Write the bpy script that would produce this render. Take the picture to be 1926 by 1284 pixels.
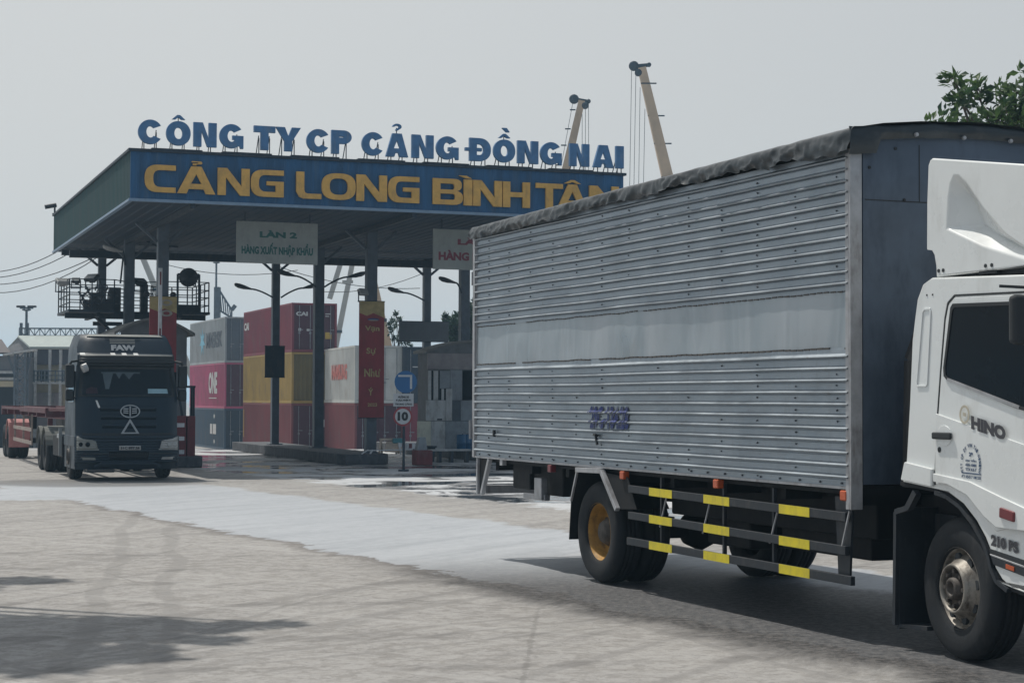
import bpy, bmesh, math, random
from mathutils import Vector, Matrix
from mathutils.geometry import tessellate_polygon
random.seed(7)
R = math.radians
for o in list(bpy.data.objects): bpy.data.objects.remove(o)
S = bpy.context.scene
COL = S.collection

# ------------------------------------------------------------------ camera
F_PX, PITCH, ROLL, EYE = 3400.0, 0.032, 0.0034, 1.85
cd = bpy.data.cameras.new('camera'); cam = bpy.data.objects.new('camera', cd); COL.objects.link(cam)
cd.sensor_width = 36; cd.lens = F_PX / 1926 * 36; cd.clip_start = 0.1; cd.clip_end = 4000
cam.matrix_world = Matrix.Translation((0, 0, EYE)) @ Matrix.Rotation(math.pi / 2 + PITCH, 4, 'X') @ Matrix.Rotation(ROLL, 4, 'Z')
S.camera = cam
S.render.resolution_x = 1024; S.render.resolution_y = 682

# ------------------------------------------------------------------ light
SUN_EL, SUN_AZ = R(64), math.atan2(-.723, .69)      # azimuth measured from +Y towards +X
w = bpy.data.worlds.new('World'); S.world = w; w.use_nodes = True
nt = w.node_tree; nt.nodes.clear()
sky = nt.nodes.new('ShaderNodeTexSky'); sky.sky_type = 'NISHITA'; sky.sun_disc = False
sky.sun_elevation = SUN_EL; sky.sun_rotation = SUN_AZ
sky.air_density = 1.2; sky.dust_density = 6; sky.ozone_density = 1
sc_ = nt.nodes.new('ShaderNodeMix'); sc_.data_type = 'RGBA'; sc_.inputs[0].default_value = 0.90
sc_.inputs[7].default_value = (5.65, 5.95, 6.15, 1)   # thick white haze over the clear sky
bg = nt.nodes.new('ShaderNodeBackground'); bg.inputs[1].default_value = 0.1
wo = nt.nodes.new('ShaderNodeOutputWorld')
# haze scatters forward: the sky is brighter towards the sun and duller behind the camera
tc = nt.nodes.new('ShaderNodeTexCoord'); dp = nt.nodes.new('ShaderNodeVectorMath'); dp.operation = 'DOT_PRODUCT'; dp.inputs[1].default_value = (math.sin(SUN_AZ)*.55, math.cos(SUN_AZ)*.83, .0)
mr = nt.nodes.new('ShaderNodeMapRange'); mr.inputs[1].default_value = -.75; mr.inputs[2].default_value = .62; mr.inputs[3].default_value = .30; mr.inputs[4].default_value = 1.06
hz_ = nt.nodes.new('ShaderNodeMix'); hz_.data_type = 'RGBA'; hz_.blend_type = 'MULTIPLY'; hz_.inputs[0].default_value = 1; hz_.inputs[6].default_value = (6.0, 6.1, 6.12, 1)
nt.links.new(tc.outputs['Generated'], dp.inputs[0]); nt.links.new(dp.outputs['Value'], mr.inputs[0]); 
cr_ = nt.nodes.new('ShaderNodeMix'); cr_.data_type = 'RGBA'; cr_.inputs[6].default_value = (.27,.365,.49,1); cr_.inputs[7].default_value = (1.06,1.055,1.04,1); mr.inputs[3].default_value = 0; mr.inputs[4].default_value = 1
nt.links.new(mr.outputs[0], cr_.inputs[0]); nt.links.new(cr_.outputs[2], hz_.inputs[7]); nt.links.new(hz_.outputs[2], sc_.inputs[7])
nt.links.new(sky.outputs[0], sc_.inputs[6]); nt.links.new(sc_.outputs[2], bg.inputs[0]); nt.links.new(bg.outputs[0], wo.inputs[0])
sd = bpy.data.lights.new('sun', 'SUN'); sd.energy = 3.1; sd.angle = R(.8); sd.color = (1, .95, .87)
so = bpy.data.objects.new('sun', sd); COL.objects.link(so)
sv = Vector((math.sin(SUN_AZ) * math.cos(SUN_EL), math.cos(SUN_AZ) * math.cos(SUN_EL), math.sin(SUN_EL)))
so.rotation_euler = sv.to_track_quat('Z', 'Y').to_euler(); so.location = (0, 0, 60)
S.view_settings.view_transform = 'Standard'; S.view_settings.look = 'None'
S.view_settings.exposure = 0.06; S.view_settings.gamma = 1
S.cycles.max_bounces = 6; S.cycles.volume_bounces = 1

# ------------------------------------------------------------------ pixel helpers (photo pixels -> points in the world)
def ray(px, py):
    u, v = px - 963, py - 642
    c, s = math.cos(ROLL), math.sin(ROLL)
    a, b = u * c + v * s, -u * s + v * c
    x, zz = a / F_PX, -b / F_PX
    return Vector((x, math.cos(PITCH) - zz * math.sin(PITCH), math.sin(PITCH) + zz * math.cos(PITCH)))
def on_z(px, py, z=0.0):
    r = ray(px, py); k = (z - EYE) / r.z; return Vector((r.x * k, r.y * k, z))
def at_y(px, py, Y):
    r = ray(px, py); k = Y / r.y; return Vector((r.x * k, Y, EYE + r.z * k))
def gz(y):                                            # the road falls away behind the gate
    if y < 66: return 0.0
    if y < 82:
        t = (y - 66) / 16; return -.95 * t * t * (3 - 2 * t)
    return -.95 - .45 * min(1, (y - 82) / 33)

# ------------------------------------------------------------------ mesh builder
class MB:
    def __init__(s): s.v = []; s.f = []; s.sm = []
    def add(s, vs, fs, smooth=False):
        o = len(s.v); s.v += [tuple(p) for p in vs]; s.f += [tuple(i + o for i in f) for f in fs]; s.sm += [smooth] * len(fs)
        return s
    def box(s, x0, x1, y0, y1, z0, z1):
        return s.add([(x0,y0,z0),(x1,y0,z0),(x1,y1,z0),(x0,y1,z0),(x0,y0,z1),(x1,y0,z1),(x1,y1,z1),(x0,y1,z1)],
                     [(0,3,2,1),(4,5,6,7),(0,1,5,4),(1,2,6,5),(2,3,7,6),(3,0,4,7)])
    def bar(s, a, b, wd, h=None, up=(0,0,1)):         # rectangular bar from a to b
        a, b = Vector(a), Vector(b); h = h or wd
        d = (b - a).normalized(); u = Vector(up)
        if abs(d.dot(u)) > .98: u = Vector((1, 0, 0))
        r = d.cross(u).normalized(); u = r.cross(d)
        c = [r*wd/2+u*h/2, -r*wd/2+u*h/2, -r*wd/2-u*h/2, r*wd/2-u*h/2]
        return s.add([a+q for q in c]+[b+q for q in c], [(3,2,1,0),(4,5,6,7),(0,1,5,4),(1,2,6,5),(2,3,7,6),(3,0,4,7)])
    def cyl(s, a, b, r0, r1=None, n=14, cap=True):
        a, b = Vector(a), Vector(b); r1 = r0 if r1 is None else r1
        d = (b - a).normalized(); u = Vector((0,0,1)) if abs(d.z) < .95 else Vector((1,0,0))
        p = d.cross(u).normalized(); q = p.cross(d)
        vs = []
        for c, r in ((a, r0), (b, r1)):
            for i in range(n):
                t = 2*math.pi*i/n; vs.append(c + p*math.cos(t)*r + q*math.sin(t)*r)
        s.add(vs, [(i, i+n, (i+1) % n+n, (i+1) % n) for i in range(n)], True)
        if cap: s.add(vs, [tuple(range(n)), tuple(range(2*n-1, n-1, -1))])
        return s
    def tube(s, pts, r, n=8):
        for a, b in zip(pts[:-1], pts[1:]): s.cyl(a, b, r, r, n, True)
        return s
    def lathe(s, prof, n=40, axis='y', c=(0,0,0)):    # prof: (radius, position along axis)
        vs = []
        for r, t in prof:
            for i in range(n):
                a = 2*math.pi*i/n; q = (r*math.cos(a), r*math.sin(a))
                vs.append((c[0]+q[0], c[1]+t, c[2]+q[1]) if axis == 'y' else (c[0]+q[0], c[1]+q[1], c[2]+t))
        m = len(prof)
        return s.add(vs, [(j*n+i, (j+1)*n+i, (j+1)*n+(i+1) % n, j*n+(i+1) % n) for j in range(m-1) for i in range(n)], True)
    def poly(s, loops, fr, th):                       # outlines (outer, holes...) in frame fr(u,v,w), thickness th
        tris = tessellate_polygon([[Vector((p[0], p[1], 0)) for p in l] for l in loops])
        flat = [p for l in loops for p in l]; n = len(flat)
        vs = [fr(p[0], p[1], th) for p in flat] + [fr(p[0], p[1], 0) for p in flat]
        fs = []
        for t in tris:
            fs.append(tuple(t)); fs.append(tuple(i+n for i in reversed(t)))
        o = 0
        for l in loops:
            m = len(l)
            for i in range(m):
                a, b = o+i, o+(i+1) % m; fs.append((a, a+n, b+n, b))
            o += m
        return s.add(vs, fs)
    def build(s, name, mat, parent=None, bevel=0, recalc=True, seg=2):
        me = bpy.data.meshes.new(name); me.from_pydata(s.v, [], s.f)
        me.polygons.foreach_set('use_smooth', s.sm)
        if recalc:
            bm = bmesh.new(); bm.from_mesh(me); bmesh.ops.recalc_face_normals(bm, faces=bm.faces); bm.to_mesh(me); bm.free()
        me.materials.append(mat); o = bpy.data.objects.new(name, me); COL.objects.link(o)
        if parent is not None: o.parent = parent
        if bevel:
            b = o.modifiers.new('bevel', 'BEVEL'); b.width = bevel; b.segments = seg; b.limit_method = 'ANGLE'; b.angle_limit = R(35); b.harden_normals = True
        return o
def merge(dst, mb, m):                                # surface detail in its own colour, inside its part's mesh
    me = dst.data; me.materials.append(m); k = len(me.materials)-1; bm = bmesh.new(); bm.from_mesh(me)
    vs = [bm.verts.new(p) for p in mb.v]
    for f, sm in zip(mb.f, mb.sm):
        q = bm.faces.new([vs[i] for i in f]); q.material_index = k; q.smooth = sm
    bm.to_mesh(me); bm.free()
def frame(o, r, u):                                   # plane frame: origin, right, up
    o, r, u = Vector(o), Vector(r).normalized(), Vector(u).normalized(); n = r.cross(u)
    return lambda a, b, c=0: o + r*a + u*b + n*c
def smooth_angle(o, ang=35):
    me = o.data
    for p in me.polygons: p.use_smooth = True
    try: me.set_sharp_from_angle(angle=R(ang))
    except Exception: pass
    return o
def thing(name, label, cat, loc=(0,0,0), rz=0, group=None):
    o = bpy.data.objects.new(name, None); COL.objects.link(o); o.location = loc; o.rotation_euler = (0, 0, rz); o.empty_display_size = .3
    o['label'] = label; o['category'] = cat
    if group: o['group'] = group
    return o
def tag(o, label, cat, group=None):
    o['label'] = label; o['category'] = cat
    if group: o['group'] = group
    return o
def copy_tree(o, parent=None):
    c = o.copy(); COL.objects.link(c); c.parent = parent
    for ch in [x for x in COL.objects if x.parent == o]: copy_tree(ch, c)
    return c

# ------------------------------------------------------------------ materials
class NT:
    def __init__(s, name):
        s.m = bpy.data.materials.new(name); s.m.use_nodes = True; s.t = s.m.node_tree; s.t.nodes.clear()
        s.out = s.n('ShaderNodeOutputMaterial'); s.b = s.n('ShaderNodeBsdfPrincipled'); s.l(s.b.outputs[0], s.out.inputs[0])
    def n(s, k): return s.t.nodes.new(k)
    def l(s, a, b): s.t.links.new(a, b)
    def put(s, sock, v):
        if isinstance(v, bpy.types.NodeSocket): s.l(v, sock)
        else: sock.default_value = v
    def math(s, op, a, b=0.0, c=None, clamp=False):
        k = s.n('ShaderNodeMath'); k.operation = op; k.use_clamp = clamp; s.put(k.inputs[0], a); s.put(k.inputs[1], b)
        if c is not None: s.put(k.inputs[2], c)
        return k.outputs[0]
    def co(s, kind='Object'): return s.n('ShaderNodeTexCoord').outputs[kind]
    def mapping(s, v, scale=(1,1,1), rot=(0,0,0), loc=(0,0,0)):
        k = s.n('ShaderNodeMapping'); s.l(v, k.inputs[0]); k.inputs[3].default_value = scale; k.inputs[2].default_value = rot; k.inputs[1].default_value = loc; return k.outputs[0]
    def noise(s, v, scale, detail=4, rough=.55, dist=0):
        k = s.n('ShaderNodeTexNoise'); s.l(v, k.inputs[0]); k.inputs['Scale'].default_value = scale; k.inputs['Detail'].default_value = detail
        k.inputs['Roughness'].default_value = rough; k.inputs['Distortion'].default_value = dist; return k.outputs[0]
    def ramp(s, v, lo, hi, a=0.0, b=1.0):
        k = s.n('ShaderNodeMapRange'); s.put(k.inputs[0], v); k.interpolation_type = 'SMOOTHSTEP'
        for i, x in enumerate((lo, hi, a, b)): k.inputs[i+1].default_value = x
        return k.outputs[0]
    def mix(s, f, a, b):
        k = s.n('ShaderNodeMix'); k.data_type = 'RGBA'; s.put(k.inputs[0], f)
        for i, x in ((6, a), (7, b)): s.put(k.inputs[i], x if isinstance(x, bpy.types.NodeSocket) else (*x, 1) if len(x) == 3 else x)
        return k.outputs[2]
    def bump(s, h, st, d=.01):
        k = s.n('ShaderNodeBump'); s.put(k.inputs['Height'], h); k.inputs['Strength'].default_value = st; k.inputs['Distance'].default_value = d; s.l(k.outputs[0], s.b.inputs['Normal'])
def mat(name, c, rough=.6, metal=0.0, var=.18, scale=2.5, dirt=None, damt=.5, bump=0.0, stretch=(1,1,1), coat=0, spec=None):
    k = NT(name); v = k.mapping(k.co(), stretch)
    n = k.noise(v, scale, 6, .62)
    c0 = tuple(max(0, x*(1-var)) for x in c); c1 = tuple(min(1, x*(1+var)) for x in c)
    col = k.mix(k.ramp(n, .3, .7), c0, c1)
    if dirt:
        d = k.noise(k.mapping(k.co(), (stretch[0], stretch[1], stretch[2]*.35), loc=(3, 7, 1)), scale*1.7, 8, .68)
        col = k.mix(k.math('MULTIPLY', k.ramp(d, .5, .68), damt), col, dirt)
    k.l(col, k.b.inputs['Base Color']); k.b.inputs['Metallic'].default_value = metal
    k.l(k.ramp(n, .25, .75, max(0, rough-.08), min(1, rough+.1)), k.b.inputs['Roughness'])
    if coat: k.b.inputs['Coat Weight'].default_value = coat; k.b.inputs['Coat Roughness'].default_value = .12
    if spec is not None: k.b.inputs['Specular IOR Level'].default_value = spec
    if bump: k.bump(k.noise(v, scale*9, 5, .6), bump, .01)
    return k.m
M = {}
M['white'] = mat('white_paint', (.76,.79,.79), .3, 0, .03, 1.5, (.34,.33,.30), .22, coat=.5)
M['seam'] = mat('door_seam', (.03,.035,.04), .8)
M['glassblack'] = mat('tinted_glass', (.004,.007,.011), .05, 0, .1, 2, spec=.12)
M['rubber'] = mat('tyre_rubber', (.009,.012,.016), .8, 0, .25, 6, (.055,.055,.055), .25, bump=.15)
M['chassis'] = mat('chassis_black', (.006,.008,.011), .8, 0, .3, 4, (.03,.028,.026), .25)
M['guardrail'] = mat('side_guard_steel', (.022,.028,.036), .55, .1, .2, 5, (.09,.085,.08), .3)
M['yellow_tape'] = mat('yellow_tape', (.72,.60,.02), .45, 0, .08, 9, (.25,.22,.08), .3)
M['yellow_rim'] = mat('yellow_rim', (.36,.19,.035), .6, 0, .3, 8, (.07,.05,.03), .6)
M['hub'] = mat('rusty_hub', (.27,.25,.22), .5, .35, .4, 7, (.06,.045,.035), .85)
M['hubdark'] = mat('greasy_hub', (.09,.08,.072), .65, .3, .4, 14, (.03,.025,.02), .7)
M['post'] = mat('galvanised_post', (.40,.41,.43), .5, .35, .15, 5, (.17,.15,.14), .5)
M['boxfront'] = mat('box_front_sheet', (.085,.115,.16), .5, .2, .2, 1.3, (.035,.05,.075), .6)
M['tarp'] = mat('tarpaulin', (.022,.031,.038), .36, 0, .3, 2, (.12,.12,.12), .22, bump=.15, stretch=(1,1,3))
M['amber'] = mat('orange_lens', (.52,.10,.03), .3, 0, .1, 8)
M['redlens'] = mat('dull_red_lens', (.16,.03,.035), .3)
M['bluetext'] = mat('blue_stencil', (.02,.04,.19), .6, 0, .2, 12, (.32,.34,.38), .55)
M['darktext'] = mat('grey_badge', (.07,.07,.08), .4, .3)
M['navytext'] = mat('navy_decal', (.05,.09,.17), .6)
M['faded'] = mat('faded_badge', (.56,.52,.42), .6)
M['steel'] = mat('worn_steel', (.30,.31,.33), .45, .6, .2, 6, (.12,.09,.07), .5)

def silver():
    k = NT('ribbed_silver_sheet'); co = k.co()
    n = k.noise(k.mapping(co, (1,1,2.2)), 1.6, 7, .6); st = k.noise(k.mapping(co, (14,1,.7)), 1.2, 5, .6)
    col = k.mix(k.ramp(n, .3, .7), (.25,.29,.33), (.37,.42,.465))
    col = k.mix(k.math('MULTIPLY', k.ramp(st, .55, .75), .35), col, (.24,.25,.26))
    pt = k.noise(co, 14, 3); col = k.mix(k.math('MULTIPLY', k.ramp(pt, .66, .74), .4), col, (.19,.155,.13))
    k.l(col, k.b.inputs['Base Color']); k.b.inputs['Metallic'].default_value = .6
    k.l(k.ramp(n, .3, .7, .34, .5), k.b.inputs['Roughness'])
    k.bump(k.noise(k.mapping(co, (.8,1,1.6)), 2.2, 3), .5, .03); return k.m
M['silver'] = silver(); M['rivetgrey'] = mat('rivet_grey', (.07,.08,.095), .6, .2)
def bandm():
    k = NT('plain_band_sheet'); co = k.co()
    n = k.noise(k.mapping(co, (1.6,1,.5)), 1.0, 4, .5, .5); a = k.noise(co, 9, 5)
    col = k.mix(k.ramp(n, .3, .7), (.29,.335,.365), (.39,.43,.465)); col = k.mix(k.math('MULTIPLY', k.ramp(a, .6, .8), .3), col, (.22,.23,.23))
    k.l(col, k.b.inputs['Base Color']); k.b.inputs['Metallic'].default_value = .35
    k.l(k.ramp(n, .3, .7, .26, .42), k.b.inputs['Roughness']); k.bump(k.noise(k.mapping(co, (1.5,1,.5)), 1.1, 3, .5, .5), .8, .05); return k.m
M['band'] = bandm()

# ------------------------------------------------------------------ lettering
def text_mb(body, fr, u0, u1, v0, v1, th=.004, bold=.03, mb=None):
    cu = bpy.data.curves.new('t', 'FONT'); cu.body = body; cu.size = 1; cu.offset = bold; cu.align_x = 'LEFT'; cu.resolution_u = 3; cu.fill_mode = 'BOTH'
    o = bpy.data.objects.new('t', cu); COL.objects.link(o)
    dg = bpy.context.evaluated_depsgraph_get(); me = bpy.data.meshes.new_from_object(o.evaluated_get(dg))
    vs = [v.co.copy() for v in me.vertices]; fs = [tuple(p.vertices) for p in me.polygons]
    bpy.data.objects.remove(o); bpy.data.curves.remove(cu); bpy.data.meshes.remove(me)
    mb = mb or MB()
    if not vs: return mb
    x0, x1 = min(v.x for v in vs), max(v.x for v in vs); y0, y1 = min(v.y for v in vs), max(v.y for v in vs)
    mb.add([fr(u0+(v.x-x0)/(x1-x0)*(u1-u0), v0+(v.y-y0)/max(1e-6, y1-y0)*(v1-v0), th) for v in vs], fs)
    return mb
def arc(cx, cy, rx, ry, a0, a1, n=18, e=2.0):
    out = []
    for i in range(n+1):
        a = R(a0+(a1-a0)*i/n); c, s = math.cos(a), math.sin(a)
        out.append((cx+rx*math.copysign(abs(c)**(2/e), c), cy+ry*math.copysign(abs(s)**(2/e), s)))
    return out
def glyph(ch, w, h, s, wide=False):
    """outline loops of a heavy capital, stroke s, in a w x h cell"""
    e = 2.7 if wide else 2.1; t = s*.62 if wide else s*.80
    base = {'Ô':'O','Ồ':'O','Ả':'A','Â':'A','Ì':'I'}.get(ch, ch); L = []
    if base in 'CG' and wide:
        k = h*.5
        outer = [(w, h), (k, h)] + arc(k, h/2, k, h/2, 90, 270, 16, 2.6) + [(k, 0), (w, 0)]
        inn = arc(s+k*.55, h/2, k*.55, h/2-t, 270, 90, 12, 2.6)
        if base == 'C': L = [outer + [(w, t)] + inn + [(w, h-t)]]
        else: L = [outer + [(w, h*.58), (w*.48, h*.58), (w*.48, h*.58-t*.8), (w-s, h*.58-t*.8), (w-s, t)] + inn + [(w, h-t)]]
    elif base == 'C': L = [arc(w/2, h/2, w/2, h/2, 33, 327, 26) + arc(w/2, h/2, w/2-s, h/2-t, 318, 42, 22)]
    elif base == 'G':
        L = [arc(w/2, h/2, w/2, h/2, 36, 305, 26) + [(w*.84, h*.11), (w*.88, 0), (w, 0), (w, h*.53), (w*.54, h*.53), (w*.54, h*.36), (w-s*1.05, h*.36)] + arc(w/2, h/2, w/2-s, h/2-t, 318, 44, 22)]
    elif base == 'O': L = [arc(w/2, h/2, w/2, h/2, 0, 352, 36, e), arc(w/2, h/2, w/2-s, h/2-t, 0, 350, 30, e)]
    elif base == 'N': L = [[(0,0),(0,h),(s*1.15,h),(w-s,h*.34),(w-s,h),(w,h),(w,0),(w-s*1.15,0),(s,h*.66),(s,0)]]
    elif base == 'T': L = [[(w/2-s/2,0),(w/2-s/2,h-t),(0,h-t),(0,h),(w,h),(w,h-t),(w/2+s/2,h-t),(w/2+s/2,0)]]
    elif base == 'Y': L = [[(w/2-s/2,0),(w/2-s/2,h*.42),(0,h),(s*1.15,h),(w/2,h*.62),(w-s*1.15,h),(w,h),(w/2+s/2,h*.42),(w/2+s/2,0)]]
    elif base == 'I': L = [[(0,0),(0,h),(w,h),(w,0)]]
    elif base == 'H': L = [[(0,0),(0,h),(s,h),(s,h*.5+t/2),(w-s,h*.5+t/2),(w-s,h),(w,h),(w,0),(w-s,0),(w-s,h*.5-t/2),(s,h*.5-t/2),(s,0)]]
    elif base == 'L': L = [[(0,h),(s,h),(s,t+h*.12),(s+h*.04,t+h*.03),(s+h*.12,t),(w,t),(w,0),(h*.28,0),(h*.12,h*.05),(0,h*.26)]] if wide else [[(0,0),(0,h),(s,h),(s,t),(w,t),(w,0)]]
    elif base == 'A':
        a = s*.62
        L = [[(0,0),(w/2-a,h),(w/2+a,h),(w,0),(w-s*1.15,0),(w-s*1.15-w*.05,h*.17),(s*1.15+w*.05,h*.17),(s*1.15,0)],
             [(w*.5-w*.14,h*.36),(w*.5,h*.72),(w*.5+w*.14,h*.36)]]
    elif base in 'PB':
        o1 = [(0,0),(0,h)] + arc(w*.62, h*.715 if base == 'P' else h*.75, w*.38, h*.285 if base == 'P' else h*.25, 90, -90, 10)
        if base == 'P':
            L = [o1 + [(s, h*.43),(s,0)], [(s,h*.57),(s,h-t)] + arc(w*.58, h*.715+(h*.0), w*.42-s, h*.285-t, 90, -90, 8)]
            L[1][0] = (s, h*.43+t)
        else:
            o1 = [(0,0),(0,h)] + arc(w*.70, h*.76, w*.26, h*.24, 90, -70, 9, 2.4) + arc(w*.70, h*.27, w*.30, h*.27, 70, -90, 9, 2.4)
            L = [o1, [(s,h*.5+t*.42),(s,h-t)] + arc(w*.66, h*.5+t*.42+(h*.5-t*1.42)/2, w*.06, (h*.5-t*1.42)/2, 90, -90, 6), [(s,t),(s,h*.5-t*.42)] + arc(w*.68, t+(h*.5-t*1.42)/2, w*.06, (h*.5-t*1.42)/2, 90, -90, 6)]
    elif base == 'Đ':
        b = h*.07
        L = [[(0,0),(0,h*.5-b),(-w*.2,h*.5-b),(-w*.2,h*.5+b),(0,h*.5+b),(0,h)] + arc(w*.45, h/2, w*.55, h/2, 90, -90, 18, 2.2),
             [(s,t),(s,h*.5-b),(s*1.7,h*.5-b),(s*1.7,h*.5+b),(s,h*.5+b),(s,h-t)] + arc(w*.45, h/2, w*.55-s, h/2-t, 90, -90, 16, 2.2)]
    return L
def accents(ch, w, h, s, wide=False):
    c = w/2; t = s*.5; y = h*1.07; out = []
    if ch in 'ÔÂỒ': out.append([(c-w*.27,y),(c-w*.06,y+h*.18),(c+w*.06,y+h*.18),(c+w*.27,y),(c+w*.12,y),(c,y+h*.09),(c-w*.12,y)])
    if ch == 'Ồ': out.append([(c-w*.10,y+h*.44),(c+w*.10,y+h*.44),(c+w*.24,y+h*.26),(c+w*.1,y+h*.26)])
    if ch == 'Ì': out.append([(c-w*1.1,y+h*.14),(c-w*.2,y+h*.14),(c+w*.45,y),(c-w*.2,y)])
    if ch == 'Ả':
        if wide: out.append([(c-w*.12,y+h*.2),(c+w*.12,y+h*.2),(c+w*.15,y+h*.15),(c+w*.15,y+h*.09),(c+w*.12,y+h*.06),(c,y+h*.06),(c,y),(c-w*.09,y),(c-w*.09,y+h*.1),(c+w*.05,y+h*.1),(c+w*.05,y+h*.15),(c-w*.12,y+h*.15)])
        else:
            out.append([(c-w*.20,y+h*.22)] + arc(c, y+h*.22, w*.20, h*.13, 160, -60, 10) + [(c+w*.04,y+h*.06),(c-w*.06,y+h*.06),(c-w*.04,y+h*.13)] + arc(c, y+h*.22, w*.09, h*.05, -50, 170, 8))
    return out

# ------------------------------------------------------------------ ground
def ground_mat():
    k = NT('yard_concrete'); co = k.co(); sp = k.n('ShaderNodeSeparateXYZ'); k.l(co, sp.inputs[0]); X, Y = sp.outputs[0], sp.outputs[1]
    big = k.noise(co, .22, 5, .6); mid = k.noise(co, 1.3, 7, .65, .5); fine = k.noise(co, 22, 6, .7)
    rot = k.mapping(co, (1,1,1), (0,0,R(29))); streak = k.noise(k.mapping(rot, (1.6,.10,1)), 1.6, 6, .62, .4)
    rot2 = k.mapping(co, (1,1,1), (0,0,R(-58))); str2 = k.noise(k.mapping(rot2, (1.9,.12,1)), 1.5, 5, .6, .9)
    col = k.mix(k.ramp(big, .3, .7), (.238,.226,.212), (.320,.308,.292))
    col = k.mix(k.math('MULTIPLY', k.ramp(mid, .42, .66), .55), col, (.225,.215,.206))
    crisp = k.noise(co, 5.0, 11, .78, .3); col = k.mix(k.math('MULTIPLY', k.ramp(crisp, .42, .56), .45), col, (.45,.44,.43)); crisp2 = k.noise(co, 13, 9, .8)
    col = k.mix(k.math('MULTIPLY', k.ramp(crisp2, .50, .60), .42), col, (.15,.145,.14))
    col = k.mix(k.math('MULTIPLY', k.ramp(streak, .50, .66), .45), col, (.185,.178,.172))
    col = k.mix(k.math('MULTIPLY', k.ramp(str2, .54, .68), .40), col, (.42,.412,.40))
    # tyre arcs: rings around a turning point
    vx = k.math('ADD', X, 3.5); vy = k.math('SUBTRACT', Y, 33.0)
    rr = k.math('SQRT', k.math('ADD', k.math('MULTIPLY', vx, vx), k.math('MULTIPLY', vy, vy)))
    rr = k.math('ADD', rr, k.math('MULTIPLY', mid, .5))
    for x0, sl, wd in ((-1.3,-.62,.10),(-.75,-.62,.10),(-3.2,.18,.12),(-2.55,.18,.12),(.6,-1.25,.09),(1.35,-1.25,.09),(2.1,-1.25,.08),(-5.2,.75,.10),(1.2,.42,.07),(-1.8,-.30,.05)):
        d = k.math('ABSOLUTE', k.math('ADD', k.math('SUBTRACT', X, x0), k.math('ADD', k.math('MULTIPLY', k.math('SUBTRACT', Y, 15.5), sl), k.math('MULTIPLY', big, .8))))
        mk = k.math('MULTIPLY', k.ramp(d, wd, wd*.5), k.ramp(crisp, .38, .58)); col = k.mix(k.math('MULTIPLY', mk, .42), col, (.15,.145,.14))
    crk = k.n('ShaderNodeTexVoronoi'); crk.feature = 'DISTANCE_TO_EDGE'; crk.inputs['Scale'].default_value = .16; k.l(k.mapping(k.co(), (1,1,1), (0,0,.3)), crk.inputs[0])
    cd_ = k.math('ADD', crk.outputs['Distance'], k.math('MULTIPLY', k.math('SUBTRACT', crisp, .5), .02)); col = k.mix(k.math('MULTIPLY', k.ramp(cd_, .0030, .001), .28), col, (.09,.085,.08))
    for r0, wd in ((15.1,.22),(16.95,.2),(11.9,.16),(13.7,.2),(19.3,.25),(20.9,.18)):
        d = k.math('ABSOLUTE', k.math('SUBTRACT', rr, r0)); mk = k.math('MULTIPLY', k.ramp(d, wd, wd*.4), k.ramp(streak, .40, .60)); 
        col = k.mix(k.math('MULTIPLY', mk, .38), col, (.12,.115,.11))
    # band of pale, freshly washed concrete along the driving lane
    wob = k.math('MULTIPLY', k.math('SUBTRACT', k.noise(k.mapping(rot, (1,.6,1)), .9, 12, .74, .6), .5), 2.1)
    e = k.math('ADD', k.math('MULTIPLY_ADD', Y, .54, -9.714), X); en = k.math('ADD', e, wob)
    inb = k.math('MULTIPLY', k.ramp(en, -.05, .05), k.ramp(en, 4.95, 4.6))
    inb = k.math('MULTIPLY', inb, k.ramp(k.math('ADD', Y, wob), 40.5, 37.5))
    yl = k.math('ADD', Y, wob); left = k.math('MULTIPLY', k.math('MULTIPLY', k.ramp(yl, 32.7, 32.9), k.ramp(yl, 37.1, 36.8)), k.ramp(X, -6.8, -7.8))
    band = k.math('MAXIMUM', inb, left)
    bstr = k.math('MULTIPLY_ADD', k.noise(k.mapping(rot, (.9,.09,1)), 3.2, 8, .7, .5), .5, k.math('MULTIPLY', crisp, .5))
    bcol = k.mix(k.ramp(bstr, .36, .6), (.31,.33,.355), (.41,.43,.455)); bcol = k.mix(k.math('MULTIPLY', k.ramp(fine, .55, .7), .3), bcol, (.24,.25,.26))
    col = k.mix(band, col, bcol)
    # dark wet rim on the band's lower edge
    rim = k.math('MULTIPLY', k.ramp(en, -.42, -.05), k.ramp(en, .06, .0)); rim = k.math('MULTIPLY', rim, k.ramp(Y, 35, 30))
    col = k.mix(k.math('MULTIPLY', rim, .6), col, (.11,.098,.09))
    # grit spilled along the near lane edge, the lorry's shadow painted into its colour
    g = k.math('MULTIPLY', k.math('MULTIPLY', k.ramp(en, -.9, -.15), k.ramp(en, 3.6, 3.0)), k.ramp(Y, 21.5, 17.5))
    grit_shadow_col = k.mix(k.ramp(crisp2, .40, .62), (.012,.013,.016), (.115,.11,.108)); col = k.mix(k.math('MULTIPLY', g, .9), col, grit_shadow_col)
    # wet asphalt and puddles in front of and beneath the gate
    wn = k.noise(k.mapping(co, (.6,.75,1), (0,0,R(14))), .55, 9, .68, 1.0)
    zone = k.math('MULTIPLY', k.math('MULTIPLY', k.ramp(k.math('ADD', e, k.math('MULTIPLY', wob, 1.8)), 7.6, 7.9), k.ramp(Y, 96, 80)), k.ramp(X, -19, -13))
    damp = k.math('MULTIPLY', zone, k.ramp(wn, .47, .49)); pud = k.math('MULTIPLY', zone, k.ramp(wn, .525, .535))
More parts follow.
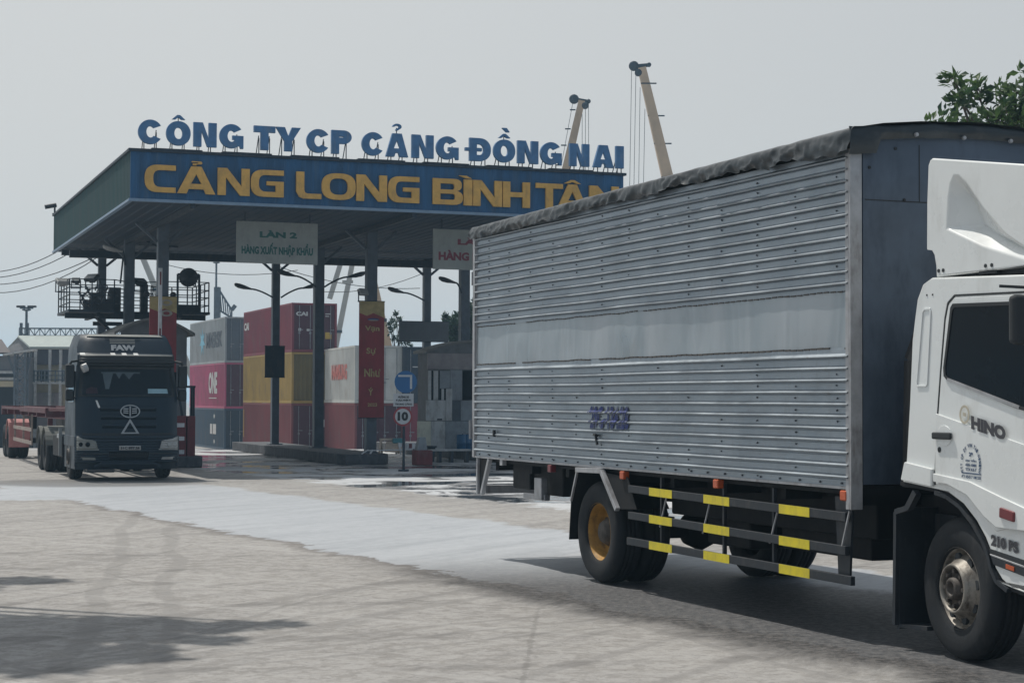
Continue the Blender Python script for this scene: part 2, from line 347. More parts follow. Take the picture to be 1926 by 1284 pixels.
    col = k.mix(k.math('MULTIPLY', zone, .8), col, (.52,.54,.56)); col = k.mix(k.math('MULTIPLY', damp, .85), col, (.12,.12,.125)); col = k.mix(pud, col, (.05,.055,.06))
    # a darker patch of ground at the front of the far lorry
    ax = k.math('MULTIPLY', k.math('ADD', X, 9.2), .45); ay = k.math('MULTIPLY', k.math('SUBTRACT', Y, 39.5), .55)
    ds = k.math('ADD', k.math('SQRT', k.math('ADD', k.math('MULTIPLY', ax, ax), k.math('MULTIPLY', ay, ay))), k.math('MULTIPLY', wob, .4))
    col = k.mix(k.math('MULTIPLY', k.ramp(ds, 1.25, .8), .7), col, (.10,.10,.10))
    sp2 = k.noise(co, 17, 2, .5); col = k.mix(k.math('MULTIPLY', k.ramp(sp2, .72, .75), .8), col, (.10,.095,.09))
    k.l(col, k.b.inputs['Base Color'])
    rg = k.math('MULTIPLY_ADD', damp, -.45, .85); rg = k.math('MULTIPLY_ADD', pud, -.36, rg); rg = k.math('MULTIPLY_ADD', band, -.22, rg)
    k.l(rg, k.b.inputs['Roughness']); k.b.inputs['Specular IOR Level'].default_value = .4
    h = k.math('MULTIPLY', k.math('ADD', fine, k.math('MULTIPLY', mid, 2.0)), k.math('MULTIPLY_ADD', pud, -.97, 1.0))
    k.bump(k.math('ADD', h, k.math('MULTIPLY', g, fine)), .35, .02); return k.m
g = MB(); ys = [-60, 0, 30, 50] + [64+i*1.0 for i in range(54)] + [150, 250, 500, 1000, 2500]
xs = [-1500, -200, -60, -20, 0, 20, 60, 200, 1500]
g.add([(x, y, gz(y)) for y in ys for x in xs], [(j*9+i, j*9+i+1, (j+1)*9+i+1, (j+1)*9+i) for j in range(len(ys)-1) for i in range(8)], True)
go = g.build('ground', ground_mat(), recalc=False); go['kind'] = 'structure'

# ------------------------------------------------------------------ gate canopy
CH = .3546; C0 = Vector((-9.364, 44.15, 0)); CN = Vector((math.cos(CH), math.sin(CH), 0)); CT = Vector((-math.sin(CH), math.cos(CH), 0))
CW, CD, CB, CTOP = 13.18, 17.05, 6.67, 7.946
def cb(px, a, py=700):                                # lateral position of a pixel column at depth a
    r = ray(px, py); det = CN.x*(-r.y) + r.x*CN.y
    qx, qy = -(C0.x + a*CT.x), -(C0.y + a*CT.y)
    return (qx*(-r.y) + r.x*qy) / det
def cw(b, a, z=0.0): return C0 + CN*b + CT*a + Vector((0,0,z))
M['bluefascia'] = mat('blue_fascia', (.018,.095,.215), .5, 0, .25, 1.2, (.07,.12,.18), .4, stretch=(2.5,2.5,.5))
M['greenfascia'] = mat('green_fascia', (.010,.050,.055), .8, 0, .25, 1.2, (.035,.06,.06), .5, stretch=(2.5,2.5,.5))
M['trim'] = mat('pale_blue_trim', (.20,.29,.40), .5, 0, .1, 4)
M['soffit'] = mat('soffit_sheet', (.022,.042,.070), .75, 0, .25, 1.0, (.05,.055,.07), .4)
M['colpaint'] = mat('column_grey', (.10,.125,.155), .55, 0, .2, 3, (.12,.11,.10), .3)
M['darksteel'] = mat('dark_steel', (.025,.038,.055), .6, .1, .25, 4, (.12,.10,.09), .3)
M['letterblue'] = mat('letter_blue', (.075,.19,.37), .5, 0, .15, 4, (.2,.24,.28), .35)
M['letteryellow'] = mat('letter_yellow', (.66,.39,.10), .55, 0, .12, 4, (.26,.18,.10), .35)
M['kerb'] = mat('kerb_concrete', (.07,.075,.085), .85, 0, .3, 4, (.26,.25,.24), .3)
gate = thing('gate_canopy', 'large blue and green canopy on steel columns over the port gate lanes', 'gate canopy', C0, CH)
def corr(x0, x1, z0, z1, pitch=.24, d=.010, y=-.005, sgn=-1):   # vertical corrugation, sheet facing sgn*y
    vs = []; n = int((x1-x0)/pitch); prof = []
    for i in range(n):
        a = x0+(x1-x0)*i/n; p = (x1-x0)/n
        prof += [(a, 0), (a+p*.55, 0), (a+p*.65, d), (a+p*.9, d)]
    prof.append((x1, 0)); mb = MB()
    mb.add([(x, y+sgn*h, z) for x, h in prof for z in (z0, z1)], [(2*i, 2*i+2, 2*i+3, 2*i+1) for i in range(len(prof)-1)])
    return mb
def rotate_mb(mb, f): mb.v = [tuple(f(*p)) for p in mb.v]; return mb
corr(0, CW, CB+.07, CTOP-.05).box(0, CW, .0, .05, CB+.07, CTOP-.05).build('front_fascia', M['bluefascia'], gate, recalc=False)
rotate_mb(corr(.055, CD, CB+.06, CTOP-.05), lambda x, y, z: (y, x, z)).box(0, .05, .055, CD-.055, CB+.06, CTOP-.06).build('side_fascia', M['greenfascia'], gate, recalc=False)['label'] = 'dark green fascia along the left side'
MB().box(CW-.05, CW, .055, CD-.055, CB+.06, CTOP-.06).build('side_fascia', M['greenfascia'], gate)
MB().box(0, CW, CD-.05, CD, CB+.06, CTOP-.06).build('rear_fascia', M['greenfascia'], gate)
t = MB(); t.box(-.05, CW+.05, -.07, .06, CB, CB+.068); t.box(-.05, .06, .062, CD+.05, CB-.002, CB+.058); t.box(CW-.06, CW+.05, .062, CD+.05, CB, CB+.058)
t.build('lower_trim', M['trim'], gate)
t = MB(); t.box(-.06, CW+.06, -.08, .12, CTOP-.048, CTOP+.02); t.box(-.06, .10, .122, CD+.06, CTOP-.05, CTOP+.015); t.box(CW-.1, CW+.06, .122, CD+.06, CTOP-.05, CTOP+.015)
for i in range(7): t.box(.5+i*1.75, 1.75+i*1.75, -.085, .13, CTOP+.022, CTOP+.05)
t.build('ridge_cap', M['darksteel'], gate)
s = corr(.062, CW-.062, 0, 1, .3, .02)
s.v = [(x, .07 if z == 0 else CD-.07, CB+.04+(y+.0)) for x, y, z in s.v]
s.box(.062, CW-.062, .07, CD-.07, CB+.065, CB+.1); s.build('soffit', M['soffit'], gate, recalc=False)
MB().box(.11, CW-.11, .13, CD-.07, CTOP-.16, CTOP-.10).build('roof', M['greenfascia'], gate)
# columns: three rows on three islands
IZ = .3
cols = []
A1, A2, A3 = 5.6, 11.2, 15.4
spots = {('l',A1): cb(304,A1), ('l',A2): cb(241,A2), ('l',A3): cb(190,A3), ('m',A1): cb(697,A1), ('m',A2): cb(598.5,A2), ('m',A3): cb(517.5,A3)}
spots[('r',A3)] = cb(802, A3); spots[('r',A2)] = spots[('r',A3)]-.05; spots[('r',A1)] = spots[('r',A3)]-.1
for (r_, a), b in spots.items():
    wd = .15 if a != A3 else .125
    c = MB().box(b-wd, b+wd, a-wd, a+wd, IZ, CB+.02); c.box(b-wd-.1, b+wd+.1, a-wd-.1, a+wd+.1, IZ-.01, IZ+.04)
    for q in (-1, 1): c.bar((b+q*(wd+.01), a, CB-.5), (b+q*.75, a, CB+.02), .08)
    c.build('column', M['colpaint'], gate, .012)
bm_ = MB()
for a in (A3,): bm_.box(.07, CW-.07, a-.07, a+.07, CB-.19, CB-.01)
bm_.box(.07, CW-.07, A2+1.9, A2+2.1, CB-.42, CB-.2)
for b in (1.55, 7.3, 12.5): bm_.box(b-.06, b+.06, .07, CD-.07, CB-.12, CB+.0)
bm_.build('roof_beam', M['darksteel'], gate)
def pb(px, py):                                       # lateral coordinate on the front fascia plane
    return cb(px, 0, py)
BL = [('C',259.7,306),('Ô',312.6,358.5),('N',364,407.6),('G',413,458),('T',477.7,518),('Y',519,566),('C',577,621),('P',623.8,661.6),('C',681,723),('Ả',726,768),('N',775,816),('G',821,863),
      ('Đ',883.6,923.6),('Ồ',928.7,969.4),('N',974,1013),('G',1017,1057),('N',1072,1109),('A',1116,1154.6),('I',1159,1173.6)]
for ch, x0, x1 in BL:
    u0, u1 = pb(x0, 280), pb(x1, 280); wd = u1-u0; h = .605; z0 = CTOP+.15
    fr = frame((u0, .10, z0), (1,0,0), (0,0,1)); m = MB()
    for loops in [glyph(ch, wd, h, .20)] + [[a] for a in accents(ch, wd, h, .18)]: m.poly(loops, fr, .10)
    lt = m.build('blue_letter', M['letterblue'], gate, 0, True)
    lt['label'] = 'large blue standing letter %s on the canopy edge' % ch
    sp_ = MB()
    for q in (.25, .75):
        sp_.bar((u0+wd*q, .06, CTOP), (u0+wd*q, .06, z0+h*.5), .022); sp_.bar((u0+wd*q, .5, CTOP-.1), (u0+wd*q, .09, z0+h*.6), .02)
    if ch in 'ÔỒẢ': sp_.bar((u0+wd*.5, .07, z0+h*.9), (u0+wd*.5, .07, z0+h*1.25), .02)
    sp_.build('letter_support', M['darksteel'], lt)
YL = [('C',271,329.4),('Ả',332,403.5),('N',408,468),('G',470,532),('L',555.6,602.7),('O',603.5,667),('N',668.5,726),('G',727.8,786.6),('B',811.9,868.5),('Ì',870,886),('N',887.5,941.7),('H',943.5,994.4),
      ('T',1005.5,1056),('Â',1045,1103),('N',1106,1161)]
for ch, x0, x1 in YL:
    u0, u1 = pb(x0, 340), pb(x1, 340); wd = u1-u0; h = .675; z0 = CB+.235
    fr = frame((u0, -.045, z0), (1,0,0), (0,0,1)); m = MB(); st = .205
    for loops in [glyph(ch, wd, h, st, True)]: m.poly(loops, fr, .07)
    for a in accents(ch, wd, h*.98, st, True): m.poly([[(x, h+(y-h)*.78) for x, y in a]], fr, .07)
    m.build('yellow_letter', M['letteryellow'], gate, 0, True)['label'] = 'wide ochre letter %s on the blue fascia' % ch

# islands
def island(name, b0, b1, a0, a1, label):
    m = MB(); pts = [(b0, a1), (b0, a0+.5), (b0+.15, a0+.15), (b0+.5, a0), (b1-.5, a0), (b1-.15, a0+.15), (b1, a0+.5), (b1, a1)]
    m.poly([pts], lambda x, y, z: cw(x, y, z), IZ)
    o = m.build(name, M['kerb'], None, .03); tag(o, label, 'traffic island', 'kerbed islands between the gate lanes')
island('traffic_island', .4, 2.6, 3.6, 19, 'kerbed concrete island under the left row of canopy columns')
island('traffic_island', 6.55, 8.05, 4.4, 19.5, 'kerbed concrete island under the middle row of canopy columns, by the speed limit sign')
island('traffic_island', 11.4, 14.2, 3.4, 19, 'kerbed concrete island carrying the booth with pale wall panels')

# hanging lane signs
M['signcream'] = mat('lane_sign_board', (.30,.32,.30), .6, 0, .08, 3, (.2,.2,.19), .3)
M['signgreen'] = mat('lane_text_green', (.03,.12,.11), .6); M['signred'] = mat('lane_text_red', (.20,.04,.06), .6)
def lane_sign(px0, px1, a, z0, z1, l1, l2, m, label):
    b0, b1 = cb(px0, a), cb(px1, a); c = cw((b0+b1)/2, a, 0); t = thing('lane_sign', label, 'hanging sign', (c.x, c.y, z0), CH, 'lane signs hung from the canopy')
    hw, h = (b1-b0)/2, z1-z0
    MB().box(-hw, hw, 0, .06, 0, h).build('board', M['signcream'], t, .008)
    fr = frame((-hw, -.004, 0), (1,0,0), (0,0,1)); W = 2*hw
    text_mb(l1, fr, W*.28, W*.74, h*.62, h*.80, .003, .05).build('lettering', m, t)
    text_mb(l2, fr, W*.06, W*.94, h*.17, h*.50, .003, .05).build('lettering', m, t)
    r_ = MB(); [r_.bar((q*hw*.8, .03, h), (q*hw*.8, .03, CB-z0+.04), .03) for q in (-1, 1)]; r_.build('hanger', M['darksteel'], t)
def zat(py, Y, px=963): return at_y(px, py, Y).z
aS = 1.8; yS = cw(cb(520, aS), aS).y; lane_sign(443, 596, aS, zat(496, yS, 520), zat(418, yS, 520), 'LÀN 2', 'HÀNG XUẤT NHẬP KHẨU', M['signgreen'], 'cream sign with green lettering for lane 2, hanging left of the middle columns')
yS = cw(cb(900, aS), aS).y; lane_sign(814, 975, aS, zat(508, yS, 850), zat(433, yS, 850), 'LÀN 1', 'HÀNG NỘI ĐỊA', M['signred'], 'pale sign with dark red lettering, half hidden behind the silver lorry')

# lamps on the columns
M['lamp'] = mat('lamp_housing', (.05,.055,.065), .5, .2); M['lens'] = mat('lamp_lens', (.32,.33,.33), .2); M['palelamp'] = mat('pale_lamp_housing', (.42,.43,.43), .45)
def lane_lamp(px, py, cx_b, a, zr, label, mt='lamp', sz=.62):
    b = cb(px, a, py); Y = cw(b, a).y; z = zat(py, Y, px); c = cw(cx_b, a, 0)
    t = thing('lane_lamp', label, 'street lamp', (c.x, c.y, 0), CH, 'lamps on arms fixed to the canopy columns')
    sg = 1 if b > cx_b else -1; dx = b-cx_b
    hx = abs(dx)-sz*.5; st = (sg*.14, -.17, zr); ed = (sg*hx, -.17, z-.10)
    pts = []
    for i in range(7):
        q = i/6; pts.append((st[0]+(ed[0]-st[0])*q, -.17, st[2]+(ed[2]-st[2])*(1-(1-q)**1.5)))
    MB().tube(pts, .028).build('arm', M['darksteel'], t)
    e = Vector(ed); d = Vector((sg, 0, .28)).normalized()
    m = MB(); prof = [(0,.03,.03),(.2,.06,.05),(.45,.12,.08),(.75,.14,.09),(.95,.09,.06),(1,.02,.02)]; n = 10; vs = []
    u = d.cross(Vector((0,1,0))) * -sg
    for q, ry, rz in prof:
        for i in range(n):
            an = 2*math.pi*i/n; vs.append(e + d*q*sz + Vector((0,1,0))*math.cos(an)*ry + u*math.sin(an)*rz*(.6 if math.sin(an) < 0 else 1.2))
    m.add(vs, [(j*n+i, (j+1)*n+i, (j+1)*n+(i+1) % n, j*n+(i+1) % n) for j in range(5) for i in range(n)], True)
    m.build('lamp_head', M[mt], t)
    MB().add([e+d*sz*.4+Vector((0,.08,-.06)), e+d*sz*.85+Vector((0,.08,-.06)), e+d*sz*.85+Vector((0,-.08,-.06)), e+d*sz*.4+Vector((0,-.08,-.06))], [(0,1,2,3)]).build('lens', M['lens'], t)
zz = lambda py, b, a, px: zat(py, cw(b, a).y, px)
bm3, bm2, bm1, br3, br2 = spots[('m',A3)], spots[('m',A2)], spots[('m',A1)], spots[('r',A3)], spots[('r',A2)]
lane_lamp(455, 538, bm3, A3, zz(560, bm3, A3, 517), 'dark lamp reaching left over the stacked containers from the rear middle column')
lane_lamp(583, 537, bm3, A3, zz(560, bm3, A3, 517), 'dark lamp reaching right from the rear middle column, its head near the next column')
lane_lamp(536, 513, bm2, A2, zz(540, bm2, A2, 598), 'dark lamp reaching left from the second middle column, just under the lane 2 sign')
lane_lamp(668, 516, bm2, A2, zz(540, bm2, A2, 598), 'dark lamp reaching right from the second middle column towards the banner')
lane_lamp(742, 545, br3, A3, zz(566, br3, A3, 802), 'dark lamp on the arm left of the column with the blank grey board')
lane_lamp(838, 526, br2, A2, zz(552, br2, A2, 920), 'dark lamp on the arm beside the rear edge of the silver lorry')
bl2 = spots[('l',A2)]
lane_lamp(210, 467, bl2, A2, zz(500, bl2, A2, 240), 'pale lamp head under the canopy above the steel platform', 'palelamp')

# floodlights, boards and camera on the canopy
def flood(px, py, a, rz, tilt, sz, label, bdepth=None, mt='lamp'):
    b = cb(px, a, py); c = cw(b, a, 0); z = zat(py, c.y, px)
    t = thing('floodlight', label, 'floodlight', (c.x, c.y, z), CH+rz, 'floodlights around the steel platform')
    Rm = Matrix.Rotation(tilt, 4, 'X'); m = MB().box(-sz, sz, -.05, .07, -sz*.6, sz*.6).box(-sz*.5, sz*.5, .07, .15, -sz*.35, sz*.35); rotate_mb(m, lambda x, y, z_: tuple(Rm @ Vector((x, y, z_)))); m.build('housing', M[mt], t, .012)
    m = MB().box(-sz*.9, sz*.9, -.058, -.052, -sz*.5, sz*.5); rotate_mb(m, lambda x, y, z_: tuple(Rm @ Vector((x, y, z_)))); m.build('lens', M['lens'], t)
    MB().bar((-sz-.02, 0, 0), (-sz-.02, 0, -sz-.12), .025).bar((sz+.02, 0, 0), (sz+.02, 0, -sz-.12), .025).bar((-sz-.04, 0, -sz-.12), (sz+.04, 0, -sz-.12), .03).build('bracket', M['darksteel'], t)
M['board'] = mat('blank_grey_board', (.13,.145,.16), .6, 0, .1, 3)
def board(px0, py0, px1, py1, a, name, label, cat, m, dy=-.2):
    b0, b1 = cb(px0, a+dy), cb(px1, a+dy); Y = cw((b0+b1)/2, a+dy).y; z0, z1 = zat(py1, Y, (px0+px1)/2), zat(py0, Y, (px0+px1)/2)
    c = cw((b0+b1)/2, a+dy, z0); t = thing(name, label, cat, c, CH); hw = (b1-b0)/2
    MB().box(-hw, hw, -.03, .03, 0, z1-z0).build('panel', m, t, .008)
    MB().box(-hw-.02, hw+.02, -.022, .022, -.02, 0).box(-hw-.02, hw+.02, -.022, .022, z1-z0, z1-z0+.02).box(-.1, .1, .031, .06, .1, z1-z0-.1).build('panel_frame', M['darksteel'], t)
    return t, hw, z1-z0
board(498, 651, 535, 709, A3, 'signal_board', 'dark rectangular board seen from behind on the thin middle column', 'sign board', M['darksteel'])
board(750, 605, 843, 642, A3, 'signal_board', 'wide blank grey board on the column left of the booth with pale panels', 'sign board', M['board'])

# ------------------------------------------------------------------ banners
M['bannerred'] = mat('banner_red', (.30,.05,.06), .7, 0, .18, 2, (.16,.06,.05), .4)
M['bannergold'] = mat('banner_gold', (.46,.36,.17), .7, 0, .2, 5); M['bannerblue'] = mat('banner_blue', (.06,.07,.22), .6); M['bannerpale'] = mat('banner_pale', (.42,.38,.33), .7)
def banner(px0, py0, px1, py1, a, label, full=True):
    t, hw, h = board(px0, py0, px1, py1, a, 'festival_banner', label, 'banner', M['bannerred'], -.26)
    fr = frame((-hw, -.034, 0), (1,0,0), (0,0,1)); W = 2*hw
    MB().poly([[(0, h*.90), (W*.3, h*.875), (W*.55, h*.90), (W, h*.86), (W, h*1.0), (0, h*1.0)]], fr, .004).build('gold_border', M['bannergold'], t)
    if full:
        MB().poly([arc(W*.55, h*.845, W*.24, h*.012, 0, 350, 20)], fr, .006).build('emblem', M['bannerblue'], t)
        MB().poly([arc(W*.55, h*.838, W*.20, h*.005, 0, 350, 20)], frame((-hw, -.041, 0), (1,0,0), (0,0,1)), .004).build('emblem', M['bannerpale'], t)
        for s_, y0, y1, x0, x1 in (('Vạn', .735, .79, .22, .80), ('Sự', .535, .60, .28, .66), ('Như', .35, .42, .2, .84), ('Ý', .19, .26, .36, .56), ('2023', .095, .125, .34, .72)):
            text_mb(s_, fr, W*x0, W*x1, h*y0, h*y1, .006, .03).build('lettering', M['bannergold'], t)
        MB().poly([arc(W*.58, h*.112, W*.26, h*.032, 0, 350, 14)], fr, .003).build('gold_cloud', M['bannerred'], t)
    else:
        text_mb('Mừng', fr, W*.42, W*.9, h*.40, h*.47, .006, .03).build('lettering', M['bannergold'], t)
        text_mb('Xuân', fr, W*.42, W*.9, h*.20, h*.27, .006, .03).build('lettering', M['bannergold'], t)
        MB().poly([arc(W*.62, h*.95, W*.22, h*.028, 0, 350, 16), arc(W*.62, h*.95, W*.12, h*.014, 0, 350, 16)], fr, .007).poly([arc(W*.62, h*.86, W*.22, h*.028, 0, 350, 16), arc(W*.62, h*.86, W*.12, h*.014, 0, 350, 16)], fr, .007).build('pale_motif', M['bannerpale'], t)
    return t
banner(675, 567, 722, 785, A1, 'red and gold new year banner on the front middle column, right of the white container')
banner(280, 558, 331, 780, A1, 'red new year banner on the left front column, half hidden behind the dark tractor cab', False)

# ------------------------------------------------------------------ raised barrier arm and its machine
M['whitemark'] = mat('barrier_white', (.70,.71,.72), .5, 0, .08, 4, (.2,.19,.18), .4); M['redmark'] = mat('barrier_red', (.17,.028,.035), .5, 0, .15, 4)
p = cw(cb(300, A1-.5), A1-.5, 0); zt = zat(504, p.y, 298)
t = thing('boom_barrier', 'white raised barrier arm with dark marks standing upright before the left front column', 'barrier arm', (p.x, p.y, 1.0), CH)
MB().box(-.05, .05, -.03, .03, 0, zt-1.0).build('arm', M['whitemark'], t, .006)
m = MB(); [m.box(-.02, .02, -.036, -.031, z, z+.36) for z in (4.95-1, 3.4-1, 2.4-1, 1.4-1)]; m.build('dark_mark', M['redmark'], t)
MB().box(-.09, .09, .04, .22, -.7, .25).build('pivot', M['darksteel'], t, .01)
aB = 3.9; b0 = cb(331, aB); b1 = cb(369, aB); c = cw((b0+b1)/2, aB, 0); hw = (b1-b0)/2; h = zat(782, c.y, 350)-.0
t = thing('barrier_machine', 'dark red barrier machine with white checks and an open frame, right of the tractor', 'barrier machine', (c.x, c.y, IZ), CH)
MB().box(-hw, hw*.05, 0, .5, 0, h-IZ).build('checked_housing', M['redmark'], t, .01)
m = MB(); [m.box(-hw+.01, -.03, -.006, -.001, z*h/5+.06, (z+.62)*h/5) for z in (0, 1.3, 2.6)]; m.build('white_check', M['whitemark'], t)
MB().box(hw*.2, hw, .05, .45, -IZ, h-IZ).build('red_post', M['redmark'], t, .01)
hf = zat(727, c.y, 350)-h; m = MB()
for x in (.22, hw-.04):
    m.bar((x, .1, h-IZ), (x, .1, h-IZ+hf), .05); m.bar((x, .4, h-IZ), (x, .4, h-IZ+hf), .05)
m.bar((-.2, .1, h-IZ+hf), (hw, .1, h-IZ+hf), .06).bar((-.05, .25, h-IZ), (-.2, .2, h-IZ+hf), .06); m.build('frame', M['darksteel'], t)

# ------------------------------------------------------------------ steel platform above the left island
aP = 12.0
pb0, pb1 = cb(116, aP), cb(378, aP); c = cw(0, aP, 0); Yp = cw((pb0+pb1)/2, aP).y
zd, zt = zat(590, Yp, 240), zat(533, Yp, 240)
t = thing('inspection_platform', 'dark steel platform with railings around the left rear canopy columns, high above the far tractor', 'steel platform', (c.x, c.y, 0), CH)
dk = MB().box(pb0+.9, pb1-.9, -.6, 1.2, zd-.06, zd+.04).box(pb0, pb0+1.35, -1.6, 1.4, zd-.05, zd+.03).box(pb1-1.35, pb1, -1.4, 1.5, zd-.05, zd+.03)
for b in (pb0+.9, pb1-.9): dk.bar((b, -1.4, zd-.1), (b, 1.5, zd-.1), .1, .14)
dk.bar((pb0, -.65, zd-.12), (pb1, -.65, zd-.12), .1, .16); dk.build('deck', M['darksteel'], t)
def railing(pts):
    m = MB(); H_ = zt-zd
    for (a, b) in zip(pts[:-1], pts[1:]):
        for q in (1, .74, .5, .25): m.bar((a[0], a[1], zd+H_*q), (b[0], b[1], zd+H_*q), .028)
        L = math.dist(a, b); n = max(1, round(L/.75))
        for i in range(n+1): x, y = a[0]+(b[0]-a[0])*i/n, a[1]+(b[1]-a[1])*i/n; m.bar((x, y, zd), (x, y, zd+H_), .035)
    m.build('railing', M['darksteel'], t)
railing([(pb0+1.35, -1.55), (pb0+.03, -1.55), (pb0+.03, 1.35), (pb0+1.35, 1.35)])
railing([(pb1-1.35, -1.35), (pb1-.03, -1.35), (pb1-.03, 1.45), (pb1-1.35, 1.45)])
railing([(pb0+1.35, 1.1), (pb1-1.35, 1.1)]); railing([(pb0+1.35, -1.55), (pb0+1.9, -.6), (pb1-1.9, -.6), (pb1-1.35, -1.35)])
m = MB()
m.bar((pb0+.9, -.6, zd-.1), (pb0+2.0, 0, zd-1.1), .09).bar((pb1-.9, -.6, zd-.1), (bl2+.15, 0, zd-1.2), .09).bar((pb0+1.0, .6, zd-.3), (bl2, .6, zd-.3), .12)
m.bar((pb0+1.9, 1.1, zd+1.0), (bl2+.1, 1.1, zd+2.0), .05).bar((pb0+1.3, 1.0, zd+2.3), (bl2+1.8, 1.0, zd+2.2), .05).bar((bl2+.1, -.3, zd+2.5), (bl2+1.3, -.3, zd+1.9), .06)
m.bar((pb0+2.0, .4, zd+1.6), (pb0+2.0, .4, zd), .08); m.build('brace', M['darksteel'], t)
m = MB()
for x, y, w_, h_ in ((pb0+1.55, -.3, .35, .75), (pb0+2.05, .2, .18, .95), (pb1-1.75, .2, .22, .9), (pb1-1.25, -.1, .16, .7), (pb0+1.0, .3, .25, .6)): m.box(x-w_/2, x+w_/2, y, y+.3, zd+.04, zd+.04+h_)
m.build('control_cabinet', M['lamp'], t, .01)
rd = random.Random(4)
for k2 in range(9):                                    # hoses, reels and small gear hung on the left railing
    m = MB(); cx_, cz_ = pb0+.55+rd.uniform(-.1, .75), zd+rd.uniform(.15, .75); r2 = rd.uniform(.08, .17)
    m.tube([(cx_+r2*math.cos(a_*.7), -1.45+rd.uniform(-.02, .02), cz_+r2*math.sin(a_*.7)) for a_ in range(10)], .018, 6)
    m.build('hose_coil', M['lamp'], t)
m = MB()
for k2 in range(16): x_ = pb0+rd.uniform(.45, 1.4); z_ = zd+rd.uniform(.05, .75); m.bar((x_, -1.3, z_), (x_+rd.uniform(-.3, .3), -1.2, z_+rd.uniform(-.25, .3)), rd.uniform(.02, .05))
m.box(pb0+.5, pb0+1.3, -1.2, -.9, zd+.03, zd+.35).build('pipe_rack', M['lamp'], t)
for x_ in (pb1-1.9, pb1-1.5, pb1-1.1): MB().lathe([(.02,-.05),(.09,-.05),(.09,.05),(.02,.05)], 14, 'y', (x_, -1.2, zd+.55)).build('reel', M['lamp'], t)
r_ = MB()                                              # round fan with grille at the right end
fc = (cb(340, aP), -1.3, zat(524, Yp, 338)); r_.lathe([(.02,0),(.27,0),(.29,.05),(.29,.16),(.2,.22),(.02,.22)], 24, 'y', fc)
fan = r_.build('fan_drum', M['lamp'], t)
m = MB()
for i in range(8): an = i*math.pi/4; m.bar((fc[0], fc[1]-.02, fc[2]), (fc[0]+.28*math.cos(an), fc[1]-.02, fc[2]+.28*math.sin(an)), .015)
m.build('grille', M['darksteel'], fan)
m = MB().box(fc[0]-.34, fc[0]+.34, -1.2, -1.1, zd+.0, zd+.25).bar((fc[0]-.33,-1.2,zd), (fc[0]-.33,-1.2,zt+.25), .06).bar((fc[0]+.33,-1.2,zd), (fc[0]+.33,-1.2,zt+.25), .06).bar((fc[0]-.33,-1.2,zt+.25), (fc[0]+.33,-1.2,zt+.25), .05)
m.build('fan_stand', M['darksteel'], t)
flood(118, 529, aP-.9, .3, R(-60), .20, 'flat grey floodlight on the far left corner of the platform railing', mt='palelamp')
flood(143, 527, aP-.6, -.4, R(-35), .12, 'small dark floodlight next to the flat grey one on the platform')
flood(172, 522, aP-.6, -.9, R(-50), .22, 'dark floodlight tilted steeply beside the leftmost rear column')
flood(264, 529, aP-.6, .5, R(-55), .20, 'dark floodlight leaning on the platform right of the second column')
flood(362, 515, aP-.9, 1.0, R(-62), .24, 'dark floodlight tilted up beside the round fan at the right of the platform')
flood(683, 549, A1-.2, .5, R(-20), .16, 'small floodlight on the front middle column, just above the red banner', mt='palelamp')
b = cb(103, CD-.1, 396); c = cw(b, CD-.1, CTOP+.02)
t = thing('security_camera', 'small security camera on the far left corner of the canopy roof', 'security camera', c, CH)
MB().cyl((-.32, 0, .22), (.05, 0, .3), .075, .075, 12).build('housing', M['lamp'], t); MB().cyl((0, 0, 0), (0, 0, .24), .03).cyl((0,0,0), (0,0,.02), .09).build('bracket', M['darksteel'], t)

# ------------------------------------------------------------------ booths on the islands
M['boothgrey'] = mat('booth_wall_grey', (.19,.20,.21), .7, 0, .2, 2, (.10,.10,.10), .4); M['boothroof'] = mat('booth_roof', (.22,.22,.21), .6, .1, .15, 3, (.12,.11,.10), .4)
M['panelpale'] = mat('pale_panel', (.56,.57,.56), .65, 0, .12, 3, (.22,.20,.18), .5); M['panelcream'] = mat('cream_panel', (.74,.72,.58), .65, 0, .08, 3, (.3,.27,.22), .3)
M['panelgrey'] = mat('grey_panel', (.29,.32,.345), .65, 0, .15, 3, (.13,.12,.12), .4); M['paneldark'] = mat('dark_panel', (.085,.105,.125), .65, 0, .2, 3)
M['brownband'] = mat('brown_grey_band', (.33,.30,.30), .7, 0, .15, 3)
def arch_roof(m, x0, x1, y0, y1, z, rise, th=.08, n=16):
    vs = []
    for k, y in enumerate((y0, y1)):
        for i in range(n+1):
            q = i/n; x = x0+(x1-x0)*q; zz_ = z+rise*math.sin(math.pi*q); vs += [(x, y, zz_), (x, y, zz_+th)]
    o = 2*(n+1); fs = []
    for i in range(n):
        a = 2*i; fs += [(a, a+2, a+3, a+1), (o+a, o+a+1, o+a+3, o+a+2), (a+1, a+3, o+a+3, o+a+1), (a, o+a, o+a+2, a+2)]
    fs += [(0, 1, o+1, o), (2*n, o+2*n, o+2*n+1, 2*n+1)]; m.add(vs, fs)
def booth(b0, b1, a0, a1, zw, rise, label, over=.25):
    c = cw(b0, a0, IZ); t = thing('guard_booth', label, 'guard booth', c, CH); W, D = b1-b0, a1-a0; H_ = zw-IZ
    MB().box(0, W, 0, D, 0, H_).build('wall', M['boothgrey'], t)
    m = MB(); arch_roof(m, -over, W+over, -over, D+over, H_+.001, rise); m.build('roof', M['boothroof'], t)
    m = MB(); vs = [(W*i/12, 0, H_+(rise*math.sin(math.pi*(W*i/12+over)/(W+2*over)) if 1 else 0)) for i in range(13)]
    m.add([(0, .001, H_-.01)] + [(v[0], .001, v[2]) for v in vs] + [(W, .001, H_-.01)], [tuple(range(15))]); m.build('gable', M['boothgrey'], t)
    return t, W, D, H_
a0 = 7.2; bb0, bb1 = cb(226, a0), cb(351, a0); Y_ = cw(bb1, a0).y
